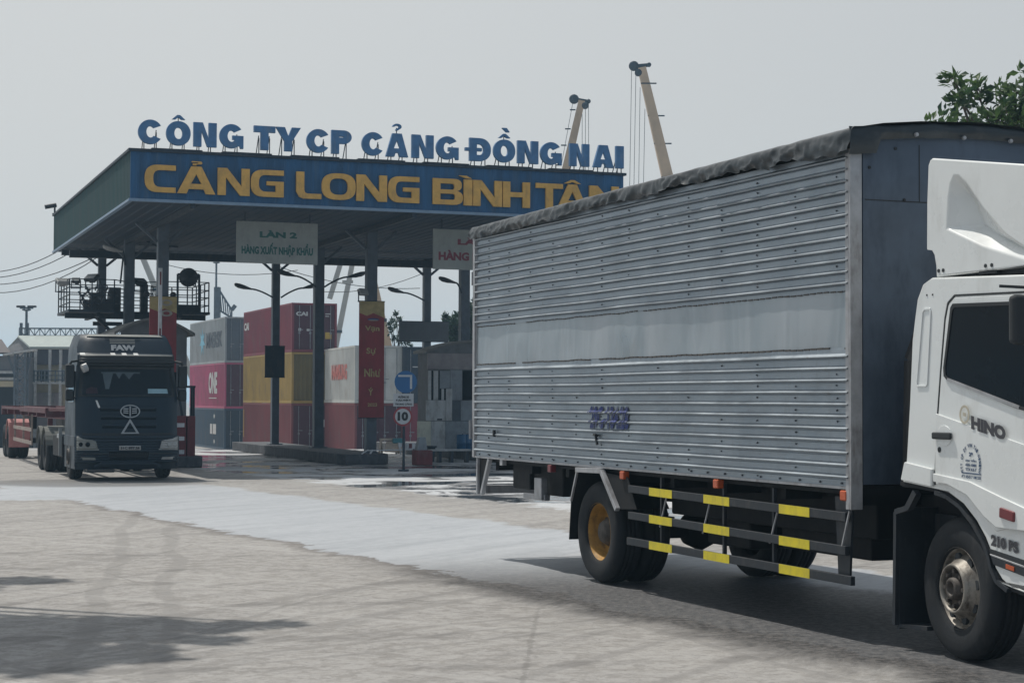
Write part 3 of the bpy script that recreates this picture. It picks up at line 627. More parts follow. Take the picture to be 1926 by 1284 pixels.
t, W_, D_, H_ = booth(bb0, bb1, a0, a0+3.6, zat(632, Y_, 350), zat(600, Y_, 280)-zat(628, Y_, 280), 'grey guard booth with arched roof behind the dark tractor, beneath the platform', .2)
MB().box(.25, W_-.3, -.012, -.002, 1.15, 2.3).build('window', M['glassblack'], t); MB().box(W_+.001, W_+.012, .3, 2.6, 1.1, 2.2).build('window', M['glassblack'], t)
a0 = 8.4; bb0 = cb(806, a0); Y_ = cw(bb0, a0).y
t, W_, D_, H_ = booth(bb0, bb0+2.9, a0, a0+1.1, zat(664, Y_, 806), .34, 'booth with an arched roof and patched pale and grey wall panels beside the silver lorry', .12)
pxm = lambda px: cb(px, a0)-bb0; pz = lambda py: zat(py, Y_, 840)-IZ
def panel(name, x0, x1, y0, y1, m, off=.02):
    MB().box(pxm(x0), pxm(x1), -off, -.001, max(0, pz(y1)), pz(y0)).build(name, m, t, .004)
panel('fascia_band', 803, 893, 664, 694, M['brownband'], .06)
panel('wall_panel', 805, 811, 697, 752, M['panelpale']); panel('window', 811.4, 814.6, 697, 752, M['glassblack'], .01); panel('wall_panel', 815, 824, 697, 752, M['panelpale'], .025)
panel('window', 824.4, 826.6, 697, 752, M['glassblack'], .01); panel('wall_panel', 827, 846, 697, 730, M['panelgrey'], .022); panel('wall_panel', 846.4, 869, 694.5, 752, M['panelgrey'], .028)
panel('window', 827, 839, 730.5, 752, M['glassblack'], .012); panel('wall_panel', 830, 835, 731, 752, M['panelpale'], .03); panel('window', 869.6, 892, 696, 752, M['glassblack'], .01)
panel('wall_panel', 801, 838, 752.6, 791, M['panelpale'], .035); panel('wall_panel', 838.4, 850, 731, 791, M['panelpale'], .04); panel('wall_panel', 850.4, 866, 753, 791, M['paneldark'], .025); panel('wall_panel', 866.4, 905, 753, 791, M['panelgrey'], .022)
panel('wall_panel', 785, 810, 792, 842, M['panelcream'], .05); panel('wall_panel', 810.5, 837, 792, 846, M['panelpale'], .045); panel('wall_panel', 837.5, 905, 792, 846, M['panelgrey'], .03)
panel('door_handle', 822, 831, 787, 790, M['darksteel'], .06)

# ------------------------------------------------------------------ traffic sign
M['signblue'] = mat('sign_blue', (.02,.12,.30), .4, 0, .08, 4); M['signwhite'] = mat('sign_white', (.50,.52,.54), .45, 0, .05, 4); M['signrim'] = mat('sign_rim', (.30,.04,.05), .5); M['black'] = mat('sign_black', (.015,.017,.02), .6)
c = on_z(759, 886); Y_ = c.y; mpp = Y_/F_PX
t = thing('traffic_sign', 'pole with a blue turn sign, a white plate and a round 10 speed limit sign', 'traffic sign', c, .1)
MB().cyl((0,0,0), (0,0,zat(702, Y_, 759)), .035).cyl((0,0,0), (0,0,.05), .14).build('pole', M['darksteel'], t)
zc = lambda py: zat(py, Y_, 760)
def disc(px, py, rad, m, nm, off, par=None, th=.012):
    cx_ = (px-759)*mpp; mm = MB(); mm.poly([arc(cx_, 0, rad, rad, 0, 352, 40)], frame((0, -off, zc(py)), (1,0,0), (0,0,1)), th); return mm.build(nm, m, par or t)
d1 = disc(762, 718, 21*mpp, M['signblue'], 'blue_sign', .05)
fr = frame((3*mpp, -.066, zc(718)), (1,0,0), (0,0,1)); q = mpp
MB().poly([[(-14*q, 13*q), (12*q, 13*q), (12*q, -13*q), (8*q, -13*q), (8*q, 9.5*q), (-14*q, 9.5*q)]], fr, .004).build('turn_mark', M['signwhite'], d1)
pl = MB().box(-20*mpp, 18*mpp, -.058, -.045, zc(764), zc(740)).build('text_plate', M['signwhite'], t)
fr = frame((0, -.06, 0), (1,0,0), (0,0,1)); m = MB()
text_mb('HƯỚNG XE', fr, -11*q, 9*q, zc(748.5), zc(743), .003, .05, m); text_mb('ĐƯỢC PHÉP ĐI', fr, -15*q, 13*q, zc(755), zc(750), .003, .05, m); text_mb('TRONG CẢNG', fr, -17*q, 15*q, zc(761.5), zc(757), .003, .04, m)
m.build('lettering', M['black'], pl)
d2 = disc(757, 783, 18*mpp, M['signrim'], 'speed_limit_sign', .05); disc(757, 783, 14.6*mpp, M['signwhite'], 'white_field', .064, d2, .004)
text_mb('10', frame((0, -.0685, 0), (1,0,0), (0,0,1)), -12*q, 8*q, zc(791), zc(774), .003, .06).build('numerals', M['black'], d2)

# ------------------------------------------------------------------ small things on the middle and right island
M['wood'] = mat('pale_plywood', (.58,.47,.38), .75, 0, .2, 4, (.2,.16,.13), .3); M['teal'] = mat('teal_sheet', (.08,.26,.30), .6); M['bluebarrel'] = mat('blue_drum_plastic', (.015,.11,.24), .45, 0, .15, 5)
M['redblock'] = mat('red_block', (.19,.045,.05), .7, 0, .2, 4, (.2,.17,.16), .4); M['plank'] = mat('bench_plank', (.48,.48,.47), .8, 0, .2, 5)
c = cw(cb(733, 3.0), 3.0, 0); 
aT = 4.9; c = cw(cb(735, aT), aT, 0); Y_ = c.y
t = thing('wooden_trestle', 'pale wooden trestle with a leaning board, left of the speed limit sign', 'trestle', (c.x, c.y, IZ), CH)
m = MB(); z1 = zat(826, Y_, 735)-IZ
for x in (-.28, .22):
    m.bar((x-.12, -.25, 0), (x, 0, z1), .05); m.bar((x+.12, .3, 0), (x, 0, z1), .05)
m.bar((-.32, 0, z1), (.28, 0, z1), .06); m.build('trestle_frame', M['wood'], t)
MB().add([(-.22,-.22,.05),(.3,-.22,.05),(.34,-.02,z1-.05),(-.12,-.02,z1-.05),(-.22,-.19,.05),(.3,-.19,.05),(.34,.01,z1-.05),(-.12,.01,z1-.05)], [(0,1,2,3),(7,6,5,4),(0,4,5,1),(1,5,6,2),(2,6,7,3),(3,7,4,0)]).build('plywood_board', M['wood'], t)
MB().box(.05, .42, -.1, .1, z1*.72, z1*1.08).build('teal_box', M['teal'], t, .03)
MB().bar((-.75, -.35, .10), (.55, -.35, .12), .05, .03).bar((-.7,-.35,.0), (-.62,-.35,.12), .04).bar((-.95,-.35,.0), (-.75,-.35,.12), .03).build('white_rail', M['whitemark'], t)
c = cw(cb(771, aT), aT-.1, 0)
t = thing('crowd_barrier', 'low white barrier with red marks right behind the sign pole', 'barrier', (c.x, c.y, IZ), CH)
w_ = .38; m = MB().box(-w_, w_, -.03, .03, .13, .30); 
for x in (-w_+.03, w_-.03): m.bar((x, -.2, 0), (x, 0, .3), .04); m.bar((x, .2, 0), (x, 0, .3), .04)
m.build('white_board', M['whitemark'], t); m = MB(); [m.box(x, x+.09, -.036, -.031, .15, .28) for x in (-.26, -.06, .14)]; m.build('red_mark', M['redmark'], t)
c = cw(cb(794, 3.9), 3.9, 0)
t = thing('red_block', 'dusty red block with a grey wedge on top, right of the low white barrier', 'concrete block', (c.x, c.y, 0), CH)
MB().box(-.2, .26, -.2, .3, 0, .42).build('base', M['redblock'], t, .02)
MB().add([(-.16,-.1,.42),(.14,-.1,.42),(.14,.2,.42),(-.16,.2,.42),(-.08,-.05,.78),(.10,-.05,.78),(.10,.15,.78),(-.08,.15,.78)], [(0,1,5,4),(1,2,6,5),(2,3,7,6),(3,0,4,7),(4,5,6,7),(3,2,1,0)]).build('wedge', M['panelgrey'], t, .01)
c = cw(cb(810, 6.4), 6.4, 0); t = thing('flower_pot', 'small dark pot between the red block and the cream wall panel', 'pot', (c.x, c.y, .0), 0)
MB().cyl((0,0,0), (0,0,.42), .12, .16).lathe([(.16,.42),(.20,.42),(.20,.47),(.14,.47)], 20, 'z').build('pot', M['darksteel'], t); MB().cyl((0,0,.40), (0,0,.45), .15).build('soil', M['chassis'], t)
c = cw(cb(846, 5.6), 5.6, 0); t = thing('plank_bench', 'long low plank bench in front of the booth with pale panels', 'bench', (c.x, c.y, 0), CH)
MB().box(-.62*1.0, .62, -.14, .14, .34, .39).build('plank', M['plank'], t); 
for x in (-.32, 0.05, .52): MB().box(x-.04, x+.04, -.12, .12, 0, .34).build('leg', M['darksteel'], t)
drum0 = None
for i, (px, lab) in enumerate(((868, 'blue plastic drum nearest the booth wall, left one of three'), (877, 'blue plastic drum between the two others'), (886, 'blue plastic drum half hidden by the silver lorry'))):
    aD = 7.4+.1*i; c = cw(cb(px, aD), aD, IZ)
    if drum0 is None:
        drum0 = thing('blue_drum', lab, 'drum', c, CH, 'blue drums beside the booth')
        MB().lathe([(.0,0),(.13,0),(.14,.03),(.14,.2),(.148,.21),(.148,.23),(.14,.24),(.14,.46),(.13,.48),(0,.48)], 20, 'z').build('drum_body', M['bluebarrel'], drum0); MB().cyl((.05,.02,.48), (.05,.02,.50), .025).build('cap', M['darksteel'], drum0); d = drum0
    else: d = copy_tree(drum0)
    d.location = c; d['label'] = lab

# ------------------------------------------------------------------ silver box lorry (local: x forward, y away from us, z up)
BH = .3896
tk = thing('box_lorry', 'silver ribbed box lorry with a white cab, dark tarpaulin roof cover and yellow-taped side rails', 'lorry', (2.627, 13.94, 0), BH-math.pi/2)
from mathutils import noise as mn
def ribs(z0, z1, zs, name, nseg=60):
    prof = [(z0, 0)]
    for z in sorted(zs): prof += [(z-.026, 0), (z-.024, -.014), (z-.015, -.014), (z-.011, .030), (z-.002, .034), (z+.020, 0)]
    prof.append((z1, 0)); m = MB(); vs = []
    for i in range(nseg+1):
        x = -8.03+8.0*i/nseg
        for z, d in prof:
            wv = .006*mn.noise(Vector((x*.9, z*1.6, 3))) + .004*mn.noise(Vector((x*3.1, z*4, 9)))
            vs.append((x, -d+wv, z+.006*mn.noise(Vector((x*.7, z*.8, 5)))))
    k = len(prof); m.add(vs, [(i*k+j, (i+1)*k+j, (i+1)*k+j+1, i*k+j+1) for i in range(nseg) for j in range(k-1)])
    return m.build(name, M['silver'], tk, recalc=False)
RU = [3.735-.0885*i for i in range(12)]; RL = [2.195-.0935*i for i in range(11)]
up = ribs(2.70, 3.80, [z for z in RU if z > 2.73], 'ribbed_side_panel'); up['label'] = 'upper ribbed silver side panel'
lo = ribs(1.185, 2.262, RL, 'ribbed_side_panel'); lo['label'] = 'lower ribbed silver side panel'
m = MB(); n = 70; vs = []
for i in range(n+1):
    x = -8.03+8.0*i/n
    for j in range(9):
        z = 2.262+.438*j/8; e_ = math.sin(math.pi*j/8)
        vs.append((x, .004-.012*e_*mn.noise(Vector((x*1.3, z*.6, 1))) - .010*e_*mn.noise(Vector((x*4.1, z*1.2, 7))), z))
m.add(vs, [(i*9+j, (i+1)*9+j, (i+1)*9+j+1, i*9+j+1) for i in range(n) for j in range(8)], True); tk_band = m.build('plain_side_band', M['band'], tk, recalc=False)
m = MB()
for i in range(80):
    x = -8.0+.1*i; dz = .008*mn.noise(Vector((x*3, 0, 0)))
    if mn.noise(Vector((x*2, 4, 0))) > -.25: m.box(x, x+.07, -.008, .0, 2.696+dz, 2.706+dz)
    if mn.noise(Vector((x*2, 9, 0))) > -.3: m.box(x, x+.085, -.008, .0, 2.25+dz, 2.264+dz)
merge(tk_band, m, M['hubdark'])
for pan, zs in ((up, [z for z in RU[:-1] if z > 2.8]), (lo, RL)):
    m = MB()
    for i in range(13):
        x = -7.62+i*.617
        for z in zs:
            if random.random() < .5: m.cyl((x+random.uniform(-.012,.012), -.009, z-.045+random.uniform(-.01,.01)), (x, .004, z-.045), .0065, .008, 6)
    if pan is lo:
        for i in range(26): m.cyl((-7.9+i*.31, -.012, 1.208), (-7.9+i*.31, .002, 1.208), .009, .010, 6)
    merge(pan, m, M['rivetgrey'])
# box carcass
MB().box(-8.03, -.03, .03, .06, 1.19, 3.8).box(-8.03, -.03, 2.36, 2.40, 1.19, 3.8).box(-8.05, -8.01, .062, 2.358, 1.19, 3.8).build('box_wall', M['steel'], tk, recalc=False)
fp = MB().box(-.03, -.005, .10, 2.40, 1.20, 3.94).build('box_front', M['boxfront'], tk, .004)
m = MB().box(-.0045, -.001, .12, 2.38, 3.405, 3.413).box(-.0045, -.001, .62, .626, 3.413, 3.86)
for y, z in ((.16,3.78),(.16,3.66),(.75,3.68),(1.36,3.66),(.48,3.42),(1.95,3.66),(.40,3.82),(1.0,3.42),(1.5,3.42)): m.cyl((-.005,y,z), (.006,y,z), .014, .012, 8)
m.build('seams', M['seam'], fp, recalc=False)
MB().box(-.068, -.016, -.022, -.006, 1.01, 3.77).box(-.016, .008, -.022, .085, 1.01, 3.80).build('front_corner_post', M['post'], tk, .005)
MB().box(-.084, -.0685, -.004, .02, 1.19, 3.76).build('post_shadow_gap', M['seam'], tk)
MB().box(-8.10, -8.03, -.022, .06, 1.17, 3.80).box(-8.028, -8.012, -.006, .02, 1.19, 3.76).build('rear_corner_post', M['post'], tk, .005)
MB().box(-8.13, -8.10, -.03, .05, 1.40, 1.56).cyl((-8.125,-.03,1.38), (-8.125,-.03,1.60), .02).build('hinge', M['steel'], tk); MB().box(-8.12, -8.10, -.03, .04, 3.2, 3.36).build('hinge', M['steel'], tk)
MB().box(-8.09, -.06, -.016, .06, 1.165, 1.187).build('sill_rail', M['post'], tk)
MB().box(-8.0, -.06, .065, 2.35, 1.12, 1.19).build('floor', M['chassis'], tk)
MB().bar((-4.62, -.012, 1.49), (-4.62, -.05, 1.50), .05, .025).bar((-4.62,-.03,1.49), (-4.58,-.03,1.40), .02).box(-7.40, -7.37, -.04, -.01, 1.42, 1.50).build('latch', M['seam'], tk)
# painted number, cut by the ribs
frn = frame((0, -.004, 0), (1,0,0), (0,0,1)); m = text_mb('29C-134.28', frn, -4.80, -3.905, 1.555, 1.785, .0, .035)
num = m.build('painted_number', M['bluetext'], tk, recalc=False); bmn = bmesh.new(); bmn.from_mesh(num.data)
brk = sorted(b_ for z in RL for b_ in (z-.015, z-.011, z-.002, z+.022) if 1.54 < b_ < 1.80)
for b_ in brk: bmesh.ops.bisect_plane(bmn, geom=bmn.verts[:]+bmn.edges[:]+bmn.faces[:], plane_co=(0,0,b_), plane_no=(0,0,1))
def ribd(z):
    for c in RL:
        for (a_, da), (b_, db) in zip([(c-.015,0),(c-.011,.030),(c-.002,.034)], [(c-.011,.030),(c-.002,.034),(c+.022,0)]):
            if a_ <= z <= b_: return da+(db-da)*(z-a_)/(b_-a_)
    return 0
for v_ in bmn.verts: v_.co.y = -.011-ribd(v_.co.z)
bmn.to_mesh(num.data); bmn.free()
# tarpaulin
def tarp():
    m = MB(); n = 420; vs = []; sec = [(1.2,.10),(.6,.08),(.25,.045),(.06,.01)]
    for i in range(n+1):
        q = i/n; x = -8.12+8.18*q; zt_ = 3.885+.075*q
        nz = lambda a, b, c: mn.noise(Vector((x*a, b, c)))
        hang = .135+.04*nz(1.3,0,2)+.06*max(0, q-.8)*5*.5+.05*(1-q)*.3+.05*max(0, q-.75)*2
        row = [(y, zt_+dz+.012*nz(1.5, y*2, 1)) for y, dz in sec]
        row.append((-.02+.012*nz(3,1,1), zt_+.005*nz(5,1,4)))
        for k in range(1, 9):
            s_ = k/8; fold = .085*(.45-abs(nz(2.6, s_*1.0+x*1.9, 3)))*(.3+s_)+.050*(.4-abs(nz(5.5, s_*2.0-x*2.6, 8)))+.008*nz(19, s_*4, 1)
            row.append((-.035-.018*math.sin(math.pi*s_)-abs(fold)*(.5+.5*s_), zt_-hang*s_+.030*nz(3, s_*2, 6)*s_+.022*nz(9,1,6)*s_))
        vs += [(x, y, z) for y, z in row]
    k = len(sec)+9; m.add(vs, [(i*k+j, i*k+j+1, (i+1)*k+j+1, (i+1)*k+j) for i in range(n) for j in range(k-1)], True)
    m2 = []; n2 = 60                                   # front drop and the far half of the roof
    for i in range(n2+1):
        y = -.05+2.5*i/n2; zt_ = 3.965+.075*math.sin(math.pi*min(1, max(0, (y)/2.4)))
        hg = .11 if y > .22 else .215; 
        for k_ in range(6):
            s_ = k_/5; m2.append((.035+.022*math.sin(math.pi*s_)+.012*mn.noise(Vector((y*5, s_*2, 3))), y, zt_-hg*s_+.01*mn.noise(Vector((y*6, 2, s_)))))
    m.add(m2, [(i*6+j, (i+1)*6+j, (i+1)*6+j+1, i*6+j+1) for i in range(n2) for j in range(5)], True)
    m3 = []
    for i in range(41):
        x = -8.12+8.18*i/40
        for j in range(9): y = .9+1.55*j/8; m3.append((x, y, 3.885+.075*i/40+.10*math.sin(math.pi*max(0,min(1,y/2.4)))+.01*mn.noise(Vector((x,y,1))) if j < 8 else 3.80))
    m.add(m3, [(i*9+j, (i+1)*9+j, (i+1)*9+j+1, i*9+j+1) for i in range(40) for j in range(8)], True)
    return m.build('tarpaulin', M['tarp'], tk, recalc=False)
tp = tarp()
m = MB()
for y in (.55, 1.0, 1.45, 1.9): m.cyl((.055, y, 3.93), (.075, y, 3.93), .018, .016, 8)
m.build('eyelets', M['post'], tp)

# chassis
m = MB()
for y in (.78, 1.62): m.box(-7.9, 2.4, y-.04, y+.04, .82, 1.11)
for x in (-7.6,-6.6,-5.6,-4.2,-3.2,-2.2,-1.2,-.2): m.box(x-.04, x+.04, .10, 2.3, 1.03, 1.115)
m.build('chassis_frame', M['chassis'], tk)
m = MB().cyl((-4.72,.62,.515), (-4.72,1.78,.515), .085).lathe([(.0,-.2),(.15,-.16),(.22,0),(.15,.16),(0,.2)], 16, 'y', (-4.72,1.2,.515)).cyl((-4.6,1.2,.55), (.3,1.2,.75), .05)
m.cyl((1.14,.4,.5), (1.14,2.0,.5), .06); m.build('axles', M['chassis'], tk)
m = MB()
for y in (.62, 1.78):
    for k_ in range(5): L_ = .75-.13*k_; m.box(-4.72-L_, -4.72+L_, y-.04, y+.04, .62+.03*k_-.02, .645+.03*k_-.02)
m.build('leaf_spring', M['chassis'], tk)
MB().box(.05, 1.0, .85, 1.55, .50, 1.15).lathe([(0,-.3),(.25,-.3),(.27,0),(.2,.3),(0,.3)], 20, 'y', (.35,1.1,.72)).build('gearbox', M['chassis'], tk, .05)
MB().box(-3.9, -.35, .45, 2.15, .74, 1.115).box(-3.25, -2.45, .50, 1.1, .50, .75).box(-1.9, -.5, .5, .9, .56, .75).build('underbody_filler', M['chassis'], tk, .02); MB().box(-1.25, -.35, 1.75, 2.30, .52, 1.02).build('fuel_tank', M['chassis'], tk, .08); MB().box(-2.2, -1.5, 1.7, 2.25, .62, 1.02).build('battery_box', M['chassis'], tk, .02)  # dark mass below the floor is added filler, keeping the underbody in shade
MB().cyl((-2.8,.95,.75), (-1.6,.95,.75), .13).cyl((-1.6,.95,.75), (-.2,.95,.78), .05).build('exhaust', M['chassis'], tk)
MB().cyl((-3.3,1.25,.68), (-2.5,1.25,.68), .14).build('air_tank', M['chassis'], tk)
MB().box(-7.25, -6.75, .15, .9, .84, 1.13).box(-6.75, -5.95, .2, 1.3, .80, 1.13).build('tool_box', M['chassis'], tk, .02)
MB().box(-6.7, -6.1, .05, .12, .755, .82).box(-6.32, -6.12, .02, .10, .76, 1.0).build('bumper_bar', M['steel'], tk, .01)
for y in (0, 2.3):
    m = MB().box(-8.02, -7.98, y, y+.05, .735, 1.165).build('rear_stand', M['post'], tk, .005)
    MB().bar((-7.60, y+.01, 1.165), (-7.84, y+.01, .75), .045).build('stand_brace', M['post'], m); MB().add([(-7.975,y+.03,1.165),(-7.64,y+.03,1.165),(-7.84,y+.03,.74),(-7.975,y+.03,.74),(-7.975,y+.04,1.165),(-7.64,y+.04,1.165),(-7.84,y+.04,.74),(-7.975,y+.04,.74)], [(0,1,2,3),(7,6,5,4),(0,4,5,1),(1,5,6,2),(2,6,7,3),(3,7,4,0)]).build('mud_flap', M['chassis'], m)
MB().box(-8.0, -7.95, .1, 2.3, .74, .84).build('underride_bar', M['post'], tk, .01)
MB().box(-7.25, -7.17, -.01, .04, 1.10, 1.165).build('lamp_bracket', M['post'], tk)
for x in (-5.80, -4.03, -2.14, -.10):
    b_ = MB().box(x-.045, x+.045, -.03, .04, 1.075, 1.155).build('side_marker_lamp', M['amber'] if x > -5 else M['redlens'], tk, .012)
    b_['label'] = 'small orange marker lamp below the sill' if x > -5 else 'small dull red marker lamp below the sill'
# rear fender
m = MB(); pl_ = [(-5.31,.40),(-5.26,.80),(-5.07,1.125),(-4.50,1.135),(-4.14,.775)]
for (x0,z0),(x1,z1) in zip(pl_[:-1], pl_[1:]): m.bar((x0,.27,z0), (x1,.27,z1), .56, .012, (0,0,1) if abs(x1-x0) > abs(z1-z0)*.3 else (1,0,0))
fd = m.build('rear_fender', M['chassis'], tk)
m = MB().bar((-5.09,-.02,1.13), (-4.48,-.02,1.14), .05).bar((-4.49,-.02,1.14), (-4.13,-.02,.775), .05, .045).bar((-5.08,-.02,1.13), (-5.24,-.02,.80), .025); m.build('fender_edge', M['post'], fd, .004)
MB().add([(-4.45,-.0,1.12),(-3.95,.0,1.10),(-3.75,.0,.80),(-4.13,.0,.78),(-4.45,.01,1.12),(-3.95,.01,1.10),(-3.75,.01,.80),(-4.13,.01,.78)], [(0,1,2,3),(7,6,5,4),(0,4,5,1),(1,5,6,2),(2,6,7,3),(3,7,4,0)]).build('splash_guard', M['chassis'], fd)
# side guard rails
sg = MB().add([(-.30,.03,1.1),(-.05,.03,1.1),(-.10,.03,.43),(-.25,.03,.43),(-.30,.05,1.1),(-.05,.05,1.1),(-.10,.05,.43),(-.25,.05,.43)], [(0,1,2,3),(7,6,5,4),(0,4,5,1),(1,5,6,2),(2,6,7,3),(3,7,4,0)]).build('guard_post', M['guardrail'], tk)
for x in (-3.3, -2.1, -1.25): MB().bar((x, .045, 1.12), (x, .045, .48), .03).build('guard_post', M['guardrail'], tk)
for x in (-3.14, -2.30, -1.13): MB().bar((x, .01, .955), (x-.14, .01, .66), .012).build('guard_strut', M['post'], tk)
MB().bar((-.03, -.01, 1.0), (-.16, -.01, .66), .014).build('guard_strut', M['post'], tk)
for (x0, z0, x1, z1) in ((-3.90, .955, -.08, .915), (-3.90, .700, -.08, .655), (-3.93, .450, .0, .430)):
    r1 = MB().add([(x0,-.02,z0),(x1,-.02,z1),(x1,.02,z1),(x0,.02,z0),(x0,-.02,z0+.07),(x1,-.02,z1+.07),(x1,.02,z1+.07),(x0,.02,z0+.07)], [(0,3,2,1),(4,5,6,7),(0,1,5,4),(1,2,6,5),(2,3,7,6),(3,0,4,7)]).build('guard_rail', M['guardrail'], tk, .004)
    for a_, b_ in ((-3.44,-2.975), (-2.365,-1.90), (-1.065,-.595)):
        f_ = lambda x: z0+(z1-z0)*(x-x0)/(x1-x0)
        MB().add([(a_,-.0235,f_(a_)-.003),(b_,-.0235,f_(b_)-.003),(b_,-.0235,f_(b_)+.073),(a_,-.0235,f_(a_)+.073),(a_,-.0205,f_(a_)-.003),(b_,-.0205,f_(b_)-.003),(b_,-.0205,f_(b_)+.073),(a_,-.0205,f_(a_)+.073)], [(0,1,2,3),(7,6,5,4),(0,4,5,1),(1,5,6,2),(2,6,7,3),(3,7,4,0)]).build('reflective_tape', M['yellow_tape'], r1)
# wheels
def tyre_mb(Rt=.51, y0=0., sgn=1, Wt=.27, n=64):
    pr = [(.285,.03),(.292,.008),(.32,-.002),(.37,-.014),(.43,-.014),(.470,-.004),(.488,.012),(.503,.035),(.510,.05),(.510,.085),(.498,.088),(.498,.098),(.511,.101),(.512,.13),(.499,.133),(.499,.143),(.512,.146),(.511,.176),(.498,.179),(.498,.189),(.510,.192),(.505,.235),(.485,.262),(.43,.282),(.34,.28),(.285,.24)]
    m = MB(); m.lathe([(r*Rt/.51, y0+sgn*y*Wt/.27) for r, y in pr], n, 'y'); return m
def front_rim():
    m = MB().lathe([(.292,.006),(.300,.012),(.286,.03),(.272,.045),(.268,.10),(.255,.10),(.235,.052),(.19,.0),(.178,-.035),(.172,-.045),(.160,-.045),(.155,-.02),(.150,.012)], 48, 'y')
    return m
def wheel(name, x, y, rz=0, dual=False, flip=1, rimmat='hub', label=None):
    o = tyre_mb().build(name, M['rubber'], tk); o.location = (x, y, .515); o.rotation_euler = (0, 0, rz+(0 if flip > 0 else math.pi))
    if label: o['label'] = label
    if not dual:
        r = front_rim().build('rim', M['hub'], o)
        for k_ in range(8):
            a = 2*math.pi*k_/8+.2; MB().cyl((.222*math.cos(a), .026, .222*math.sin(a)), (.222*math.cos(a), .05, .222*math.sin(a)), .034, .034, 14).build('hand_hole', M['seam'], o)
        m = MB().lathe([(.152,.010),(.150,.0),(.0,.0)], 30, 'y')
        for k_ in range(8): a = 2*math.pi*k_/8; m.cyl((.125*math.cos(a), -.035, .125*math.sin(a)), (.125*math.cos(a), .01, .125*math.sin(a)), .016, .018, 6)
        m.lathe([(.085,0),(.078,-.05),(.06,-.062),(.045,-.05),(.04,-.02),(0,-.02)], 20, 'y'); m.build('hub', M['hubdark'], o)
    else:
        MB().lathe([(.292,.006),(.300,.010),(.284,.03),(.262,.06),(.255,.17),(.22,.19),(.16,.20),(.12,.20),(.11,.10),(.08,.06),(0,.06)], 48, 'y').build('rim', M[rimmat], o)
        m = MB().lathe([(.155,.197),(.155,.14),(.13,.10),(.10,.05),(0,.05)], 30, 'y')
        for k_ in range(8): a = 2*math.pi*k_/8; m.cyl((.175*math.cos(a), .15, .175*math.sin(a)), (.175*math.cos(a), .2, .175*math.sin(a)), .016, .018, 6)
        m.build('hub', M['hubdark'], o)
        tyre_mb(y0=.31).build('inner_tyre', M['rubber'], o)
    return o
wheel('front_wheel', 1.14, .13, R(-6.3)); wheel('front_wheel', 1.14, 2.24, R(-6.3), False, -1)
wheel('rear_wheel', -4.72, .04, 0, True, 1, 'yellow_rim'); wheel('rear_wheel', -4.72, 2.36, 0, True, -1, 'yellow_rim')

# cab
CP = [(.54,1.25),(.957,1.215),(1.12,1.19),(1.27,1.13),(1.42,1.02),(1.53,.90),(1.595,.80),(1.63,.71),(1.70,.64),(1.80,.59),(1.95,.565),(2.3,.52),(2.75,.50),(2.83,.58),(2.83,.95),(2.78,1.30),(2.76,1.70),(2.50,2.55),(2.40,2.64),(2.25,2.69),(.92,2.745),(.80,2.70),(.735,2.60),(.70,2.45),(.668,2.295),(.632,1.824),(.590,1.42)]
m = MB(); m.poly([CP], lambda u, v, w_: (u, 2.28-w_, v), 2.20); cabo = m.build('cab', M['white'], tk, .045, True, 4); smooth_angle(cabo, 50)
FR = frame((0, .08, 0), (1,0,0), (0,0,1))
def side_poly(name, loops, mt, off=0.0, th=.006, par=None, bev=0):
    m = MB(); m.poly(loops, lambda u, v, w_: FR(u, v, w_+off), th); return m.build(name, M[mt], par or tk, bev)
m = MB(); AR = [(.50,1.22),(.957,1.190),(1.10,1.165),(1.25,1.105),(1.40,.995),(1.505,.885),(1.568,.79),(1.60,.70),(1.66,.615),(1.78,.565),(1.95,.54)]
for (x0,z0),(x1,z1) in zip(AR[:-1], AR[1:]): m.add([(x0,.09,z0),(x1,.09,z1),(x1,2.27,z1),(x0,2.27,z0),(x0,.09,z0+.03),(x1,.09,z1+.03),(x1,2.27,z1+.03),(x0,2.27,z0+.03)], [(0,1,2,3),(7,6,5,4),(0,4,5,1),(2,6,7,3)])
m.box(.42, 1.55, .45, 2.0, .95, 1.18).build('wheel_arch_liner', M['chassis'], tk, recalc=False)
m = MB()
for (x0,z0),(x1,z1) in zip(AR[1:9], AR[2:10]): m.bar((x0,.09,z0), (x1,.09,z1), .05, .03)
m.build('arch_trim', M['guardrail'], tk)
# door: three nested panels give the creases
dout = [(.955,1.245),(.985,1.70),(1.03,2.06),(1.085,2.44),(1.12,2.55),(1.20,2.60),(2.36,2.575),(2.56,1.75),(2.58,1.30),(2.2,1.05),(1.66,.94),(1.52,1.03),(1.35,1.16),(1.12,1.235)]
def inset_line(pts, d): 
    return pts
sm_ = MB()
for a_, b_ in zip(dout[:8], dout[1:9]): sm_.bar((a_[0],.079,a_[1]), (b_[0],.079,b_[1]), .014, .013)
door = side_poly('door', [[(.968,1.25),(.998,1.70),(1.043,2.06),(1.097,2.43),(1.13,2.53),(1.205,2.585),(2.35,2.56),(2.55,1.75),(2.57,1.31),(2.2,1.06),(1.66,.96),(1.53,1.05),(1.35,1.175),(1.12,1.245)]], 'white', 0, .010, None, .006)
sm_.build('door_seam', M['seam'], door)
side_poly('door_skin', [[(.985,1.76),(2.50,1.455),(2.53,1.31),(2.2,1.09),(1.70,1.00),(1.56,1.07),(1.37,1.21),(1.12,1.28),(.98,1.285)]], 'white', .010, .014, door, .012)
side_poly('door_sill', [[(.975,1.33),(1.40,1.29),(1.75,1.20),(2.5,1.02),(2.2,.98),(1.70,.985),(1.55,1.06),(1.37,1.19),(1.12,1.262),(.978,1.27)]], 'white', .024, .016, door, .014)
side_poly('rear_sill', [[(.552,1.262),(.945,1.228),(.948,1.36),(.60,1.40)]], 'white', .0, .03, tk, .014)
